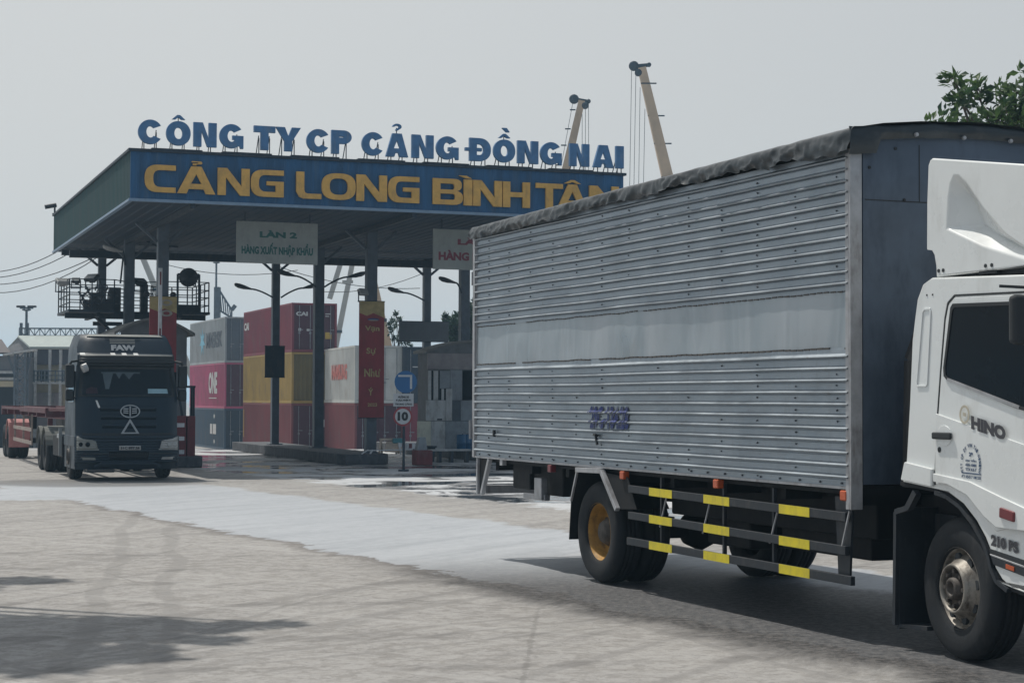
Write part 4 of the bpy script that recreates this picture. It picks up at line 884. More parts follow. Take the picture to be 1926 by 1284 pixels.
wn_ = [(1.215,2.515),(1.19,2.49),(1.105,2.09),(1.11,2.035),(1.15,2.005),(1.90,1.822),(2.40,1.74),(2.44,1.78),(2.30,2.45),(2.26,2.49)]
cxw, czw = 1.78, 2.14
wo_ = [(cxw+(x-cxw)*1.035, czw+(z-czw)*1.07) for x, z in wn_]
side_poly('window_frame', [wo_, wn_], 'seam', .010, .012, door); side_poly('window', [wn_], 'glassblack', .010, .006, door)
m = MB().bar((1.13,.062,2.003), (1.93,.062,1.808), .012, .022).build('window_highlight', M['post'], door)  # pale bar along the window's lower edge stands in for a frame highlight
m = MB(); m.box(.975, 1.20, .028, .05, 1.575, 1.625).build('door_handle', M['seam'], door, .012)
side_poly('handle_recess', [arc(1.10, 1.60, .09, .075, 0, 345, 18)], 'white', .024, .006, door, .004); side_poly('key_lock', [arc(1.04, 1.50, .017, .02, 0, 340, 10)], 'seam', .024, .006, door)
rc = [(.80,2.50),(.83,2.525),(.905,2.525),(.915,2.50),(.868,1.97),(.85,1.95),(.735,1.95),(.725,1.97)]
side_poly('pillar_recess', [rc, [(.815,2.495),(.835,2.51),(.895,2.51),(.90,2.495),(.855,1.975),(.845,1.965),(.745,1.965),(.74,1.975)]], 'white', 0, .008, tk, .003)
for (x, z) in ((.86,2.62),(.93,2.62)): side_poly('rivet', [arc(x, z, .007, .007, 0, 320, 8)], 'seam', 0, .004, tk)
fh = frame((0,.049,0), (1,0,-.195), (.195,0,1))
mh = text_mb('HINO', lambda a_, b_, c_=0: Vector((1.415,.056,1.655))+Vector((.98,0,-.195))*a_+Vector((.0,0,1))*b_+Vector((0,-1,0))*c_, 0, .39, 0, .095, .005, .07); mh.build('lettering', M['darktext'], door)
side_poly('round_badge', [arc(1.335, 1.755, .058, .066, 0, 345, 22), arc(1.335, 1.755, .042, .050, 0, 345, 22)], 'faded', .024, .003, door); side_poly('round_badge', [[(1.32,1.77),(1.35,1.765),(1.35,1.74),(1.32,1.745)]], 'faded', .024, .003, door)
# company decal: lettering on an arch, three lines, a rule and a base line
dm = MB(); fd_ = lambda a_, b_, c_=0: Vector((a_, .056, b_-.03*(a_-1.40)))+Vector((0,-1,0))*c_
arc_txt = 'C.TY TNHH VẬN TẢI HOÀNG MINH'; arc_txt = 'CTY CP DV VẬN TẢI N.MINH'
L_ = len(arc_txt)
for i, ch in enumerate(arc_txt):
    if ch == ' ': continue
    an = R(205-230*(i+.5)/L_); rx, rz = .105, .135; cx_, cz_ = 1.405, 1.405
    p_ = (cx_+rx*math.cos(an), cz_+rz*math.sin(an)); tx = Vector((math.sin(an), 0, -math.cos(an))); upv = Vector((math.cos(an), 0, math.sin(an)))
    text_mb(ch, lambda a_, b_, c_=0, p_=p_, tx=tx, upv=upv: Vector((p_[0], .0555, p_[1]))+tx*a_+upv*b_+Vector((0,-1,0))*c_, -.009, .009, -.013, .013, .003, .05, dm)
text_mb('29', fd_, 1.385, 1.43, 1.462, 1.492, .003, .06, dm); text_mb('550 TẤN', fd_, 1.345, 1.47, 1.425, 1.445, .003, .06, dm); text_mb('620-1080', fd_, 1.345, 1.47, 1.393, 1.412, .003, .06, dm)
text_mb('TTX 0.5-7', fd_, 1.345, 1.47, 1.360, 1.380, .003, .06, dm); dm.poly([[(1.30,1.340),(1.52,1.340),(1.52,1.348),(1.30,1.348)]], fd_, .003); text_mb('ĐT: 0243 7 180 233', fd_, 1.30, 1.52, 1.308, 1.328, .003, .05, dm)
dm.build('company_decal', M['navytext'], door)
side_poly('side_lamp', [[(1.745,1.06),(1.905,1.035),(1.91,1.105),(1.75,1.13)]], 'redlens', .010, .045, tk, .012)
m = text_mb('210 PS', FR, 1.605, 1.90, .845, .925, .006, .06); rotate_mb(m, lambda x, y, z: (x, y-.004, z-.12*(x-1.6)+.012)); m.build('lettering', M['darktext'], tk)
# bumper strip
side_poly('bumper_seam', [[(1.575,.835),(2.6,.70),(2.6,.655),(1.59,.80)]], 'seam', .0, .004, tk); side_poly('bumper_trim', [[(1.59,.80),(2.6,.655),(2.6,.64),(1.60,.787)]], 'post', .0, .012, tk, .003)
side_poly('bumper_strip', [[(1.60,.787),(2.6,.64),(2.6,.575),(1.63,.728)]], 'guardrail', .0, .010, tk, .003); side_poly('side_reflector', [[(1.77,.745),(1.86,.732),(1.86,.702),(1.77,.715)]], 'amber', .010, .006, tk, .002)
# mudguard behind the front wheel
MB().box(.44, .47, .10, .62, .15, 1.05).add([(.47,.10,.16),(.76,.14,.17),(.76,.60,.17),(.47,.60,.16),(.47,.10,.19),(.76,.14,.20),(.76,.60,.20),(.47,.60,.19)], [(0,3,2,1),(4,5,6,7),(0,1,5,4),(1,2,6,5),(2,3,7,6),(3,0,4,7)]).box(.47, .74, .42, .46, .2, 1.0).bar((.44,.085,.18), (.46,.085,1.02), .035).bar((.46,.085,1.02), (.62,.085,1.06), .04).bar((.62,.085,1.06), (.72,.085,1.18), .05).build('mudguard', M['guardrail'], tk)
# roof deflector with the hollow flank
DP = [(.832,2.955),(.838,3.30),(.856,3.574),(.875,3.605),(.909,3.618),(1.97,3.445),(2.35,3.20),(2.62,2.84),(2.62,2.76),(1.76,2.755),(.948,2.745),(.945,2.83),(.925,2.905),(.890,2.945)]
hol = [(1.079,3.087),(1.10,3.30),(1.13,3.42),(1.164,3.461),(1.22,3.455),(1.30,3.40),(1.50,3.20),(1.75,2.99),(2.0,2.86),(2.25,2.775),(1.964,2.80),(1.5,2.93)]
m = MB(); tr = tessellate_polygon([[Vector((*p_, 0)) for p_ in DP], [Vector((*p_, 0)) for p_ in hol]]); fl = DP+hol; yD = .095
m.add([(u, yD, v) for u, v in fl], [tuple(t_) for t_ in tr])
n_ = len(DP); m.add([(u, yD, v) for u, v in DP]+[(u, 2.23, v) for u, v in DP], [(i, n_+i, n_+(i+1) % n_, (i+1) % n_) for i in range(n_)]); m.add([(u, 2.23, v) for u, v in DP], [tuple(range(n_))])
ins = [(1.26+(u-1.26)*.35+.02, v*.25+.75*3.13) for u, v in hol[:6]]
D_ = (1.30, yD+.17, 3.10); fsn = []; hv = [(u, yD, v) for u, v in hol]+[D_, (1.22, yD+.15, 3.30)]
k_ = len(hol)
fsn = [(0,1,k_),(1,2,k_+1),(1,k_+1,k_),(2,3,k_+1),(3,4,k_+1),(4,5,k_+1),(5,6,k_+1),(6,k_,k_+1),(6,7,k_),(7,8,k_),(8,9,k_),(9,10,k_),(10,11,k_),(11,0,k_)]
m.add(hv, fsn); df = m.build('wind_deflector', M['white'], tk, .02, True, 3); 
bm2 = bmesh.new(); bm2.from_mesh(df.data); bmesh.ops.remove_doubles(bm2, verts=bm2.verts, dist=.0005); bmesh.ops.recalc_face_normals(bm2, faces=bm2.faces); bm2.to_mesh(df.data); bm2.free(); smooth_angle(df, 32)
m = MB()
for x, z in ((.985,2.79),(1.04,2.79),(1.53,2.79),(1.60,2.79)): m.cyl((x,yD-.006,z), (x,yD+.01,z), .014, .014, 8)
m.build('deflector_bolts', M['seam'], df); MB().box(1.44, 1.64, .10, .30, 2.735, 2.765).build('deflector_foot', M['seam'], df, .006); MB().box(.97, 2.5, .15, 2.2, 2.72, 2.75).build('deflector_gasket', M['seam'], df)
MB().box(-0, .02, 0, .02, 0, .02)
m = MB().cyl((.44,.34,1.2), (.47,.34,2.15), .16).cyl((.47,.34,2.15), (.62,.36,2.62), .16, .10); m.build('air_intake', M['chassis'], tk)
m = MB().box(2.66, 2.80, .40, 1.96, 1.78, 1.80); ws = MB().add([(2.775,.22,1.78),(2.775,2.14,1.78),(2.53,2.06,2.52),(2.53,.30,2.52)], [(0,1,2,3)]).build('windscreen', M['glassblack'], tk)
MB().box(2.81, 2.845, .5, 1.86, .98, 1.22).build('grille', M['seam'], tk, .01)
for y in (.18, 1.78): MB().box(2.82, 2.85, y, y+.4, .66, .86).build('headlight', M['lens'], tk, .02)
# mirror with its arm, just at the picture edge
m = MB().box(2.14, 2.22, -.20, .0, 2.22, 2.55).build('mirror', M['seam'], tk, .035); MB().bar((1.94,-.1,2.62), (2.36,.08,2.58), .02).build('mirror_arm', M['seam'], m)

# ------------------------------------------------------------------ dark tractor unit (local: x forward, y to its left = picture right)
M['cabdark'] = mat('dark_teal_paint', (.0025,.015,.030), .42, 0, .12, 1.5, (.02,.03,.04), .3, spec=.35)
M['cabtrim'] = mat('dark_plastic', (.006,.010,.014), .55, 0, .15, 4); M['chromedull'] = mat('dull_chrome', (.35,.37,.38), .35, .6, .1, 6)
M['cabroof'] = mat('dusty_roof_edge', (.20,.21,.20), .6); M['curtain'] = mat('white_fringe', (.55,.56,.55), .8); M['sticker'] = mat('pale_blue_sticker', (.22,.36,.42), .6)
def glass_mat():
    k = NT('windscreen_glass'); k.b.inputs['Base Color'].default_value = (.015,.03,.045,1); k.b.inputs['Roughness'].default_value = .05
    tr = k.n('ShaderNodeBsdfTransparent'); tr.inputs[0].default_value = (.55,.62,.66,1); mx = k.n('ShaderNodeMixShader'); mx.inputs[0].default_value = .35
    k.l(tr.outputs[0], mx.inputs[1]); k.l(k.b.outputs[0], mx.inputs[2]); k.l(mx.outputs[0], k.out.inputs[0]); return k.m
M['glass'] = glass_mat()
tr_ = thing('tractor_unit', 'dark teal tractor unit facing the camera at the left gate lane', 'tractor unit', (-9.07, 41.83, 0), CH-math.pi/2)
HWD = 1.155
def fx(z):                                            # front profile of the cab
    P = [(.26,1.38),(.55,1.46),(.98,1.45),(1.05,1.40),(1.85,1.33),(1.90,1.32),(2.56,1.12),(2.60,1.24),(2.82,1.20),(2.86,1.06),(3.24,.80),(3.30,.62)]
    for (a, xa), (b, xb) in zip(P[:-1], P[1:]):
        if z <= b: return xa+(xb-xa)*max(0, (z-a))/(b-a)
    return P[-1][1]
def hw(z): return HWD-.02 if z < 1.9 else HWD-.02-.09*(z-1.9)/1.4 if z < 3.1 else HWD-.13-.5*(z-3.1)**1.2
def fpt(y, z, off=0): 
    q = min(1, abs(y)/hw(z)); return (fx(z)-.05*q**2-.20*q**7+off, y, z)
def patch(name, mt, poly_yz, off, par=None, th=.0, step=.05):
    """a polygon in the (y, z) front view laid on the cab's curved front, off in front of it"""
    ys_ = [p[0] for p in poly_yz]; m = MB(); loops = []
    d = []                                             # densify outline, then triangulate by horizontal strips
    zs_ = sorted(set([round(p[1], 4) for p in poly_yz])); zl = []
    for a, b in zip(zs_[:-1], zs_[1:]):
        n = max(1, int((b-a)/step)); zl += [a+(b-a)*i/n for i in range(n)]
    zl.append(zs_[-1])
    def span(z, eps):
        xsn = []; z_ = z+eps
        for i in range(len(poly_yz)):
            (y0, z0), (y1, z1) = poly_yz[i], poly_yz[(i+1) % len(poly_yz)]
            if (z0 <= z_) != (z1 <= z_): xsn.append(y0+(y1-y0)*(z_-z0)/(z1-z0))
        return (min(xsn), max(xsn)) if xsn else None
    for a, b in zip(zl[:-1], zl[1:]):
        s0, s1 = span(a, 1e-5), span(b, -1e-5)
        if not s0 or not s1: continue
        n = max(1, int((max(s0[1], s1[1])-min(s0[0], s1[0]))/step)); vs = []
        for s_, z in ((s0, a), (s1, b)):
            for i in range(n+1): vs.append(fpt(s_[0]+(s_[1]-s_[0])*i/n, z, off))
        m.add(vs, [(i, i+1, n+2+i, n+1+i) for i in range(n)], True)
    o = m.build(name, M[mt], par or tr_, recalc=False)
    if th:
        so_ = o.modifiers.new('solid', 'SOLIDIFY'); so_.thickness = th; so_.offset = 1
    return o
zc_ = [.26,.34,.45,.55,.7,.85,.98,1.0,1.05,1.2,1.4,1.6,1.8,1.85,1.90,2.0,2.2,2.4,2.56,2.6,2.7,2.82,2.86,3.0,3.12,3.2,3.26,3.30]
m = MB(); NY = 24; rows = []
for z in zc_:
    row = [(-.85, -hw(z), z), (.2, -hw(z)+.0, z)] + [fpt(hw(z)*(-1+2*i/NY), z) for i in range(NY+1)] + [(.2, hw(z), z), (-.85, hw(z), z)]
    rows.append(row)
k_ = len(rows[0]); m.add([p_ for r_ in rows for p_ in r_], [(j*k_+i, j*k_+(i+1) % k_, (j+1)*k_+(i+1) % k_, (j+1)*k_+i) for j in range(len(rows)-1) for i in range(k_) if not (13 < 0)])
top = len(rows)-1; m.add(rows[top], [tuple(range(k_))]); m.add(rows[0], [tuple(reversed(range(k_)))])
cb_ = m.build('cab', M['cabdark'], tr_); smooth_angle(cb_, 28)
# windscreen: dark recess, things inside, glass
WS = [(-1.0,1.92),(1.0,1.92),(.95,2.53),(-.95,2.53)]
patch('windscreen_surround', 'cabtrim', [(-1.08,1.88),(1.08,1.88),(1.01,2.575),(-1.01,2.575)], .006, step=.08); patch('cab_interior', 'glassblack', WS, .012, step=.08)
for pts in ([(-.58,2.40),(.28,2.40),(.28,2.435),(-.58,2.435)], [(-.42,2.05),(-.50,2.05),(-.55,2.40),(-.32,2.40)], [(-.19,2.28),(-.26,2.40),(-.12,2.40)], [(.03,2.27),(-.07,2.40),(.14,2.40)]): patch('hanging_fringe', 'curtain', pts, .022)
patch('windscreen', 'glass', WS, .035, step=.08)
st1 = patch('windscreen_sticker', 'sticker', [(.44,1.955),(.90,1.955),(.88,2.06),(.44,2.06)], .040)
patch('red_cushion', 'redmark', [(-.92,1.95),(-.66,1.95),(-.68,2.08),(-.80,2.10),(-.92,2.05)], .022)
patch('headliner', 'cabtrim', [(-1.0,2.50),(1.0,2.50),(1.0,2.57),(-1.0,2.57)], .042)
patch('wiper', 'cabtrim', [(-.9,1.895),(.9,1.895),(.9,1.925),(-.9,1.925)], .05)
# sun visor and roof lettering
patch('sun_visor', 'cabtrim', [(-1.06,2.57),(1.06,2.57),(1.03,2.80),(-1.03,2.80)], .05, None, .03)
patch('visor_edge', 'cabroof', [(-1.03,2.80),(1.03,2.80),(1.025,2.83),(-1.025,2.83)], .055)
for y in (-.98, -.33, -.08, .18): patch('marker_light', 'curtain', [(y-.055,2.812),(y+.055,2.812),(y+.05,2.865),(y-.05,2.865)], .075)
m = MB(); text_mb('FAW', lambda u, v, w_=0: Vector(fpt(u, v, .012+w_)), -.34, .20, 2.92, 3.05, .004, .06, m); m.build('lettering', M['chromedull'], tr_)
for i, z in enumerate((3.085, 3.125, 3.165)): patch('faded_stripe', 'cabtrim' if 0 else 'cabroof', [(-.36,z),(.20,z),(.20,z+.016),(-.36,z+.016)], .01)
patch('roof_edge', 'cabroof', [(-.86,3.245),(.86,3.245),(.80,3.295),(-.80,3.295)], .02); patch('roof_slot', 'glassblack', [(-.47,3.20),(.33,3.20),(.33,3.235),(-.47,3.235)], .015)
# grille lines, emblem, triangle
for z, y0 in ((1.60,-.62),(1.41,-.60),(1.22,-.57)):
    patch('grille_bar', 'cabdark', [(y0,z),(.62,z),(.62,z+.05),(y0,z+.05)], .012, None, .022); patch('grille_gap', 'glassblack', [(y0,z-.045),(.62,z-.045),(.62,z),(y0,z)], .006)
patch('panel_edge', 'cabtrim', [(-1.0,1.03),(-.4,.985),(.4,.985),(1.0,1.03),(1.0,1.07),(.4,1.02),(-.4,1.02),(-1.0,1.07)], .012)
em = MB(); fr_f = lambda u, v, w_=0: Vector(fpt(u+.04, v, .02+w_))
em.poly([arc(0, 1.555, .222, .148, 0, 350, 36), arc(0, 1.555, .195, .124, 0, 350, 32)], fr_f, .02); em.poly([[(-.015,1.44),(.015,1.44),(.015,1.67),(-.015,1.67)]], fr_f, .015)
for sg_ in (-1, 1):
    for zz__ in (1.605, 1.56, 1.515): em.poly([[(sg_*.04, zz__-.012), (sg_*.15, zz__-.012+.01), (sg_*.15, zz__+.012+.01), (sg_*.04, zz__+.012)][::sg_]], fr_f, .015)
em.build('emblem', M['chromedull'], tr_)
patch('emblem_field', 'glassblack', [(-.18,1.46),(.26,1.46),(.26,1.65),(-.18,1.65)], .012)
tm = MB(); T3 = [(-.17,1.055),(.24,1.055),(.035,1.39)]; T2 = [(-.10,1.085),(.17,1.085),(.035,1.31)]; tm.poly([T3, T2], lambda u, v, w_=0: Vector(fpt(u, v, .035+w_)), .015); tm.build('warning_triangle', M['chromedull'], tr_)
patch('scuff_mark', 'curtain', [(-.66,1.63),(-.61,1.63),(-.68,1.80),(-.72,1.80)], .008)
# bumper, lamps, plate
patch('bumper', 'cabdark', [(-1.12,.42),(1.12,.42),(1.12,1.0),(.6,.86),(-.6,.86),(-1.12,1.0)], .03, None, .05)
for sg_ in (-1, 1):
    hp = [(sg_*1.11,.70),(sg_*.68,.72),(sg_*.72,.88),(sg_*1.11,.98)]
    patch('headlight', 'lens' if sg_ > 0 else 'cabroof', hp, .095, None, .02)
    hl = patch('headlight_bezel', 'chromedull', [(sg_*1.12,.675),(sg_*.66,.695),(sg_*.66,.715),(sg_*1.12,.70)], .10)
    for yy_, rr_ in ((.90,.055),(1.04,.05)): p_ = fpt(sg_*yy_, .82, .125); MB().cyl(p_, (p_[0]+.02, p_[1], p_[2]), rr_, rr_*.8, 14).build('lamp_reflector', M['glassblack'] if sg_ < 0 else M['chromedull'], tr_)
    patch('fog_lamp', 'chromedull' if sg_ > 0 else 'cabroof', [(sg_*1.05,.475),(sg_*.72,.475),(sg_*.74,.53),(sg_*1.05,.55)], .09)
patch('bumper_line', 'cabtrim', [(-1.1,.60),(1.1,.60),(1.1,.625),(-1.1,.625)], .088); patch('lower_grille', 'glassblack', [(-.42,.47),(.42,.47),(.45,.66),(-.45,.66)], .088)
pl2 = patch('number_plate', 'lens', [(-.22,.69),(.26,.69),(.26,.79),(-.22,.79)], .096, None, .006)
m = MB(); text_mb('51C 897.26', lambda u, v, w_=0: Vector(fpt(u, v, .104+w_)), -.19, .23, .71, .77, .002, .05, m); m.build('lettering', M['black'], pl2)
m = MB(); fl_ = [(1.50,-.75,.33),(1.52,-.62,.40),(1.54,.55,.40),(1.50,.72,.33)]
for a, b in zip(fl_[:-1], fl_[1:]): m.bar(a, b, .05, .05)
m.bar((1.38,-.9,.27),(1.40,-.3,.27),.03).bar((1.38,-.9,.21),(1.40,-.3,.21),.03); m.build('lower_bar', M['cabdark'], tr_)
# mirrors, door side details
for sg_ in (-1, 1):
    m = MB().box(.98, 1.16, sg_*1.26-.10, sg_*1.26+.10, 2.08, 2.60).box(.99, 1.15, sg_*1.26-.09, sg_*1.26+.09, 1.78, 2.04).build('mirror', M['cabtrim'], tr_, .04)
    MB().tube([(1.0,sg_*1.08,2.68),(1.1,sg_*1.22,2.66),(1.08,sg_*1.26,2.60)], .025).build('mirror_arm', M['cabtrim'], m); MB().tube([(1.05,sg_*1.08,1.86),(1.08,sg_*1.26,1.84)], .03).build('mirror_arm', M['cabtrim'], m)
    MB().box(-.1, .9, sg_*1.13-.02, sg_*1.13+.02, 1.75, 2.45).build('door_window', M['glassblack'], tr_, .01)
MB().cyl((1.22,-1.0,2.50), (1.20,-.90,2.54), .10, .10, 16).build('round_mirror', M['lens'], tr_)
for sg_ in (-1, 1): 
    MB().box(-.9, 1.15, sg_*1.12-.03, sg_*1.12+.03, .75, 1.0).box(.95, 1.2, sg_*1.10-.05, sg_*1.10+.05, .32, .75).build('step_panel', M['cabdark'], tr_, .02)
MB().box(-8.0+1.2, 1.2, -.42, -.34, .78, 1.02).box(-6.8, 1.2, .34, .42, .78, 1.02).box(-.2, 1.2, -.5, .5, .35, 1.0).box(-3.6, -1.2, .6, 1.15, .42, .95).box(-3.2, -1.2, -1.15, -.6, .45, .95).build('chassis', M['chassis'], tr_, .02)
MB().box(-1.35, -1.30, -1.22, -1.14, .5, 1.15).box(-1.9, -1.35, -1.20, -.9, .9, 1.0).build('side_fitting', M['chromedull'], tr_)
def twheel(par, x, y, flip=1, dual=True, nm='wheel'):
    o = tyre_mb().build(nm, M['rubber'], par); o.location = (x, y, .515); o.rotation_euler = (0, 0, 0 if flip > 0 else math.pi)
    if dual:
        MB().lathe([(.292,.006),(.300,.010),(.262,.06),(.25,.17),(.12,.20),(.11,.10),(.08,.06),(0,.06)], 32, 'y').build('rim', M['hubdark'], o); tyre_mb(y0=.31, n=40).build('inner_tyre', M['rubber'], o)
    else: front_rim().build('rim', M['hubdark'], o)
    return o
twheel(tr_, 0, -1.13, 1, False, 'front_wheel'); twheel(tr_, 0, 1.13, -1, False, 'front_wheel')
M['canvasgrey'] = mat('dusty_fender', (.13,.135,.125), .8, 0, .2, 4, (.2,.2,.18), .4)
for x in (-4.35, -5.65):
    for y, f_ in ((-1.22, 1), (1.22, -1)): twheel(tr_, x, y, f_, True, 'rear_wheel')
    for y in (-.95, .95):
        m = MB()
        for i in range(12):
            a0_, a1_ = R(15+150*i/12), R(15+150*(i+1)/12); m.bar((x+.60*math.cos(a0_), y, .52+.60*math.sin(a0_)), (x+.60*math.cos(a1_), y, .52+.60*math.sin(a1_)), .62, .025, (math.cos((a0_+a1_)/2), 0, math.sin((a0_+a1_)/2)))
        m.build('rear_fender', M['canvasgrey'], tr_)
MB().cyl((-5.0,0,1.12), (-5.0,0,1.24), .45).box(-5.6, -4.4, -.4, .4, 1.02, 1.12).build('fifth_wheel', M['chassis'], tr_)

# ------------------------------------------------------------------ container trailer
M['trailerred'] = mat('trailer_red', (.095,.022,.032), .6, 0, .2, 3, (.12,.09,.09), .5); M['pinkcloth'] = mat('faded_pink_cover', (.48,.22,.21), .8, 0, .15, 5, (.3,.2,.2), .3)
tl = thing('container_trailer', 'empty dark red skeletal container trailer behind the dark tractor', 'trailer', (-9.07, 41.83, 0), CH-math.pi/2)
m = MB()
for y in (-.5, .5): m.box(-17.35, -4.2, y-.07, y+.07, 1.28, 1.58)
for x in (-17.3, -15.5, -13.2, -11, -8.8, -6.6, -4.3): m.box(x-.09, x+.09, -1.22, 1.22, 1.36, 1.52)
m.box(-17.5, -17.3, -1.24, 1.24, 1.32, 1.60).box(-11.2, -4.2, -1.24, -1.16, 1.46, 1.60).box(-11.2, -4.2, 1.16, 1.24, 1.46, 1.60).box(-17.4, -11.2, -1.24, -1.16, 1.50, 1.58)
m.build('frame', M['trailerred'], tl, .01)
for x in (-15.2, -16.55):
    for y, f_ in ((-1.22, 1), (1.22, -1)): twheel(tl, x, y, f_, True, 'wheel')
m = MB()
for i in range(14):
    a0_, a1_ = R(5+170*i/14), R(5+170*(i+1)/14); m.bar((-15.2+.62*math.cos(a0_), -.93, .52+.66*math.sin(a0_)), (-15.2+.62*math.cos(a1_), -.93, .52+.66*math.sin(a1_)), .62, .04, (math.cos((a0_+a1_)/2), 0, math.sin((a0_+a1_)/2)))
m.build('faded_fender', M['pinkcloth'], tl); MB().box(-14.5, -14.44, -1.25, -.65, .35, 1.1).build('mud_flap', M['pinkcloth'], tl)
m = MB().cyl((-15.2,-1.0,.52), (-15.2,1.0,.52), .07).cyl((-16.55,-1.0,.52), (-16.55,1.0,.52), .07).box(-17.2, -14.4, -.56, -.44, .9, 1.27).box(-17.2, -14.4, .44, .56, .9, 1.27); m.build('bogie', M['chassis'], tl)
m = MB()
for z in (.62, .98): m.bar((-13.9,-1.16,z), (-8.4,-1.16,z), .03, .10)
for x in (-13.7, -11, -8.6): m.bar((x,-1.14,.55), (x,-1.14,1.4), .05)
m.build('side_rail', mat('trailer_rail', (.30,.25,.22), .7, 0, .2, 4), tl)
MB().bar((-7.2,-.8,1.3), (-7.2,-.8,.35), .12).bar((-7.2,.8,1.3), (-7.2,.8,.35), .12).box(-7.35,-7.05,-.95,-.65,.30,.34).box(-7.35,-7.05,.65,.95,.30,.34).build('landing_leg', M['trailerred'], tl)

# ------------------------------------------------------------------ shipping containers
def cmat(n, c, dirt=(.15,.12,.11)): return mat(n, c, .6, .05, .14, .6, dirt, .4)
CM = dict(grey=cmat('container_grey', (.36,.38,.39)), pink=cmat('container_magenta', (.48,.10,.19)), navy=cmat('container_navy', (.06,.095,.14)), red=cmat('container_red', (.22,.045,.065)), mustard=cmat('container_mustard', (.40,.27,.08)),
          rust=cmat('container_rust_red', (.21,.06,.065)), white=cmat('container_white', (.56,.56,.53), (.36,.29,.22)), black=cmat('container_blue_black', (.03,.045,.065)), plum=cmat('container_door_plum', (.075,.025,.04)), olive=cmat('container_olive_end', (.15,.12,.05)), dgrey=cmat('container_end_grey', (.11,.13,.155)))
M['ctext_dark'] = mat('container_text_dark', (.05,.06,.08), .6, 0, .2, 6); M['ctext_white'] = mat('container_text_white', (.55,.55,.55), .6, 0, .15, 6); M['ctext_red'] = mat('container_text_red', (.50,.17,.15), .7, 0, .3, 8)
M['cyan'] = mat('pale_blue_star', (.17,.42,.55), .6); M['amberlabel'] = mat('yellow_label', (.45,.30,.06), .6)
CG = 'stacked shipping containers behind the gate'
class MBs(MB):                                        # built as (away, right, up), stored as (right, away, up)
    def build(s, *a, **k):
        s.v = [(y, x, z) for x, y, z in s.v]; s.f = [tuple(reversed(f)) for f in s.f]; return MB.build(s, *a, **k)
def container(near, z, H_, mt, label, rz, end=None, doors=True, L=12.19, texts=(), reefer=False):
    
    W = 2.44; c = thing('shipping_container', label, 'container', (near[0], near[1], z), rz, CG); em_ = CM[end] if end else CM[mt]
    def corrside(y, out):
        n = int(L/ .28); prof = []
        for i in range(n):
            a = .1+(L-.2)*i/n; p = (L-.2)/n
            prof += [(a, 0), (a+p*.26, 0), (a+p*.5, .036), (a+p*.76, .036)]
        prof.append((L-.1, 0)); mm = MBs(); d_ = .0 if reefer else 1.0
        mm.add([(x, y+out*(-.045+h*d_), zz__) for x, h in prof for zz__ in (.14, H_-.1)], [(2*i, 2*i+2, 2*i+3, 2*i+1) for i in range(len(prof)-1)]); return mm
    mm = corrside(0, -1); m2 = corrside(W, 1); mm.add(m2.v, m2.f); mm.build('side_wall', CM[mt], c, recalc=False)
    mm = MBs()
    for y0, y1 in ((0, .07), (W-.07, W)): mm.box(.12, L-.12, y0, y1, 0, .138).box(.12, L-.12, y0, y1, H_-.10, H_-.003)
    for x0, x1 in ((0, .12), (L-.12, L)):
        for y0, y1 in ((0, .12), (W-.12, W)): mm.box(x0, x1, y0, y1, 0, H_-.003)
        mm.box(x0+.01, x1-.01, .12, W-.12, 0, .13); mm.box(x0+.01, x1-.01, .12, W-.12, H_-.11, H_-.006)
    mm.build('frame', em_ if 0 else CM[mt], c, recalc=False)
    MBs().box(.12, L-.12, .07, W-.07, H_-.06, H_-.02).box(.12, L-.12, .07, W-.07, .05, .12).build('roof', CM[mt], c)
    MBs().box(L-.05, L-.02, .12, W-.12, .13, H_-.11).build('end_wall', CM[mt], c)
    if doors:
        for k2 in range(2):
            y0, y1 = (.125, W/2-.008) if k2 == 0 else (W/2+.008, W-.125)
            dd = MBs().box(.03, .07, y0, y1, .14, H_-.12)
            for q in range(4): z0_ = .25+q*(H_-.5)/4; dd.box(.018, .03, y0+.08, y1-.08, z0_, z0_+(H_-.5)/4-.12)
            dd = dd.build('door', em_, c, .004); rods = MBs()
            for yy_ in (y0+.28, y1-.22): rods.cyl((.0, yy_, .16), (.0, yy_, H_-.14), .018, .018, 8).box(-.015, .02, yy_-.05, yy_+.05, .95, 1.05).box(-.01, .02, yy_-.04, yy_+.2, 1.15, 1.19)
            rods.build('lock_rod', M['steel'], dd)
    else:
        ee = MBs(); n = 9; prof = []
        for i in range(n):
            a = .12+(W-.24)*i/n; p = (W-.24)/n; prof += [(a, 0), (a+p*.5, 0), (a+p*.62, .035), (a+p*.9, .035)]
        prof.append((W-.12, 0)); ee.add([(.06-h, y, zz__) for y, h in prof for zz__ in (.13, H_-.11)], [(2*i, 2*i+2, 2*i+3, 2*i+1) for i in range(len(prof)-1)]); ee.build('end_wall', em_, c, recalc=False)
    for kind, s_, u0, u1, v0, v1, tm_ in texts:        # side text runs from far (left) to near (right); u measured from the near corner
        if kind == 'side': fr_ = lambda a_, b_, c_=0: Vector((-a_, -.004-c_, b_))
        elif kind == 'sideV': fr_ = lambda a_, b_, c_=0: Vector((-b_, -.004-c_, -a_))
        else: fr_ = lambda a_, b_, c_=0: Vector((-.004-c_, a_, b_))
        mm = MBs()
        if s_ is None: mm.poly([[(u0, v0), (u1, v0), (u1, v1), (u0, v1)]], fr_, .003)
        elif s_ == '*': mm.poly([[(u0+(u1-u0)*(.5+r__*math.cos(R(90+k2*360/14))), v0+(v1-v0)*(.5+r__*math.sin(R(90+k2*360/14)))) for k2 in range(14) for r__ in [(.5 if k2 % 2 == 0 else .2)]]], fr_, .003)
        else: text_mb(s_, fr_, u0, u1, v0, v1, .003, .05, mm)
        mm.build('marking' if s_ in (None, '*') else 'lettering', M[tm_], c)
    return c

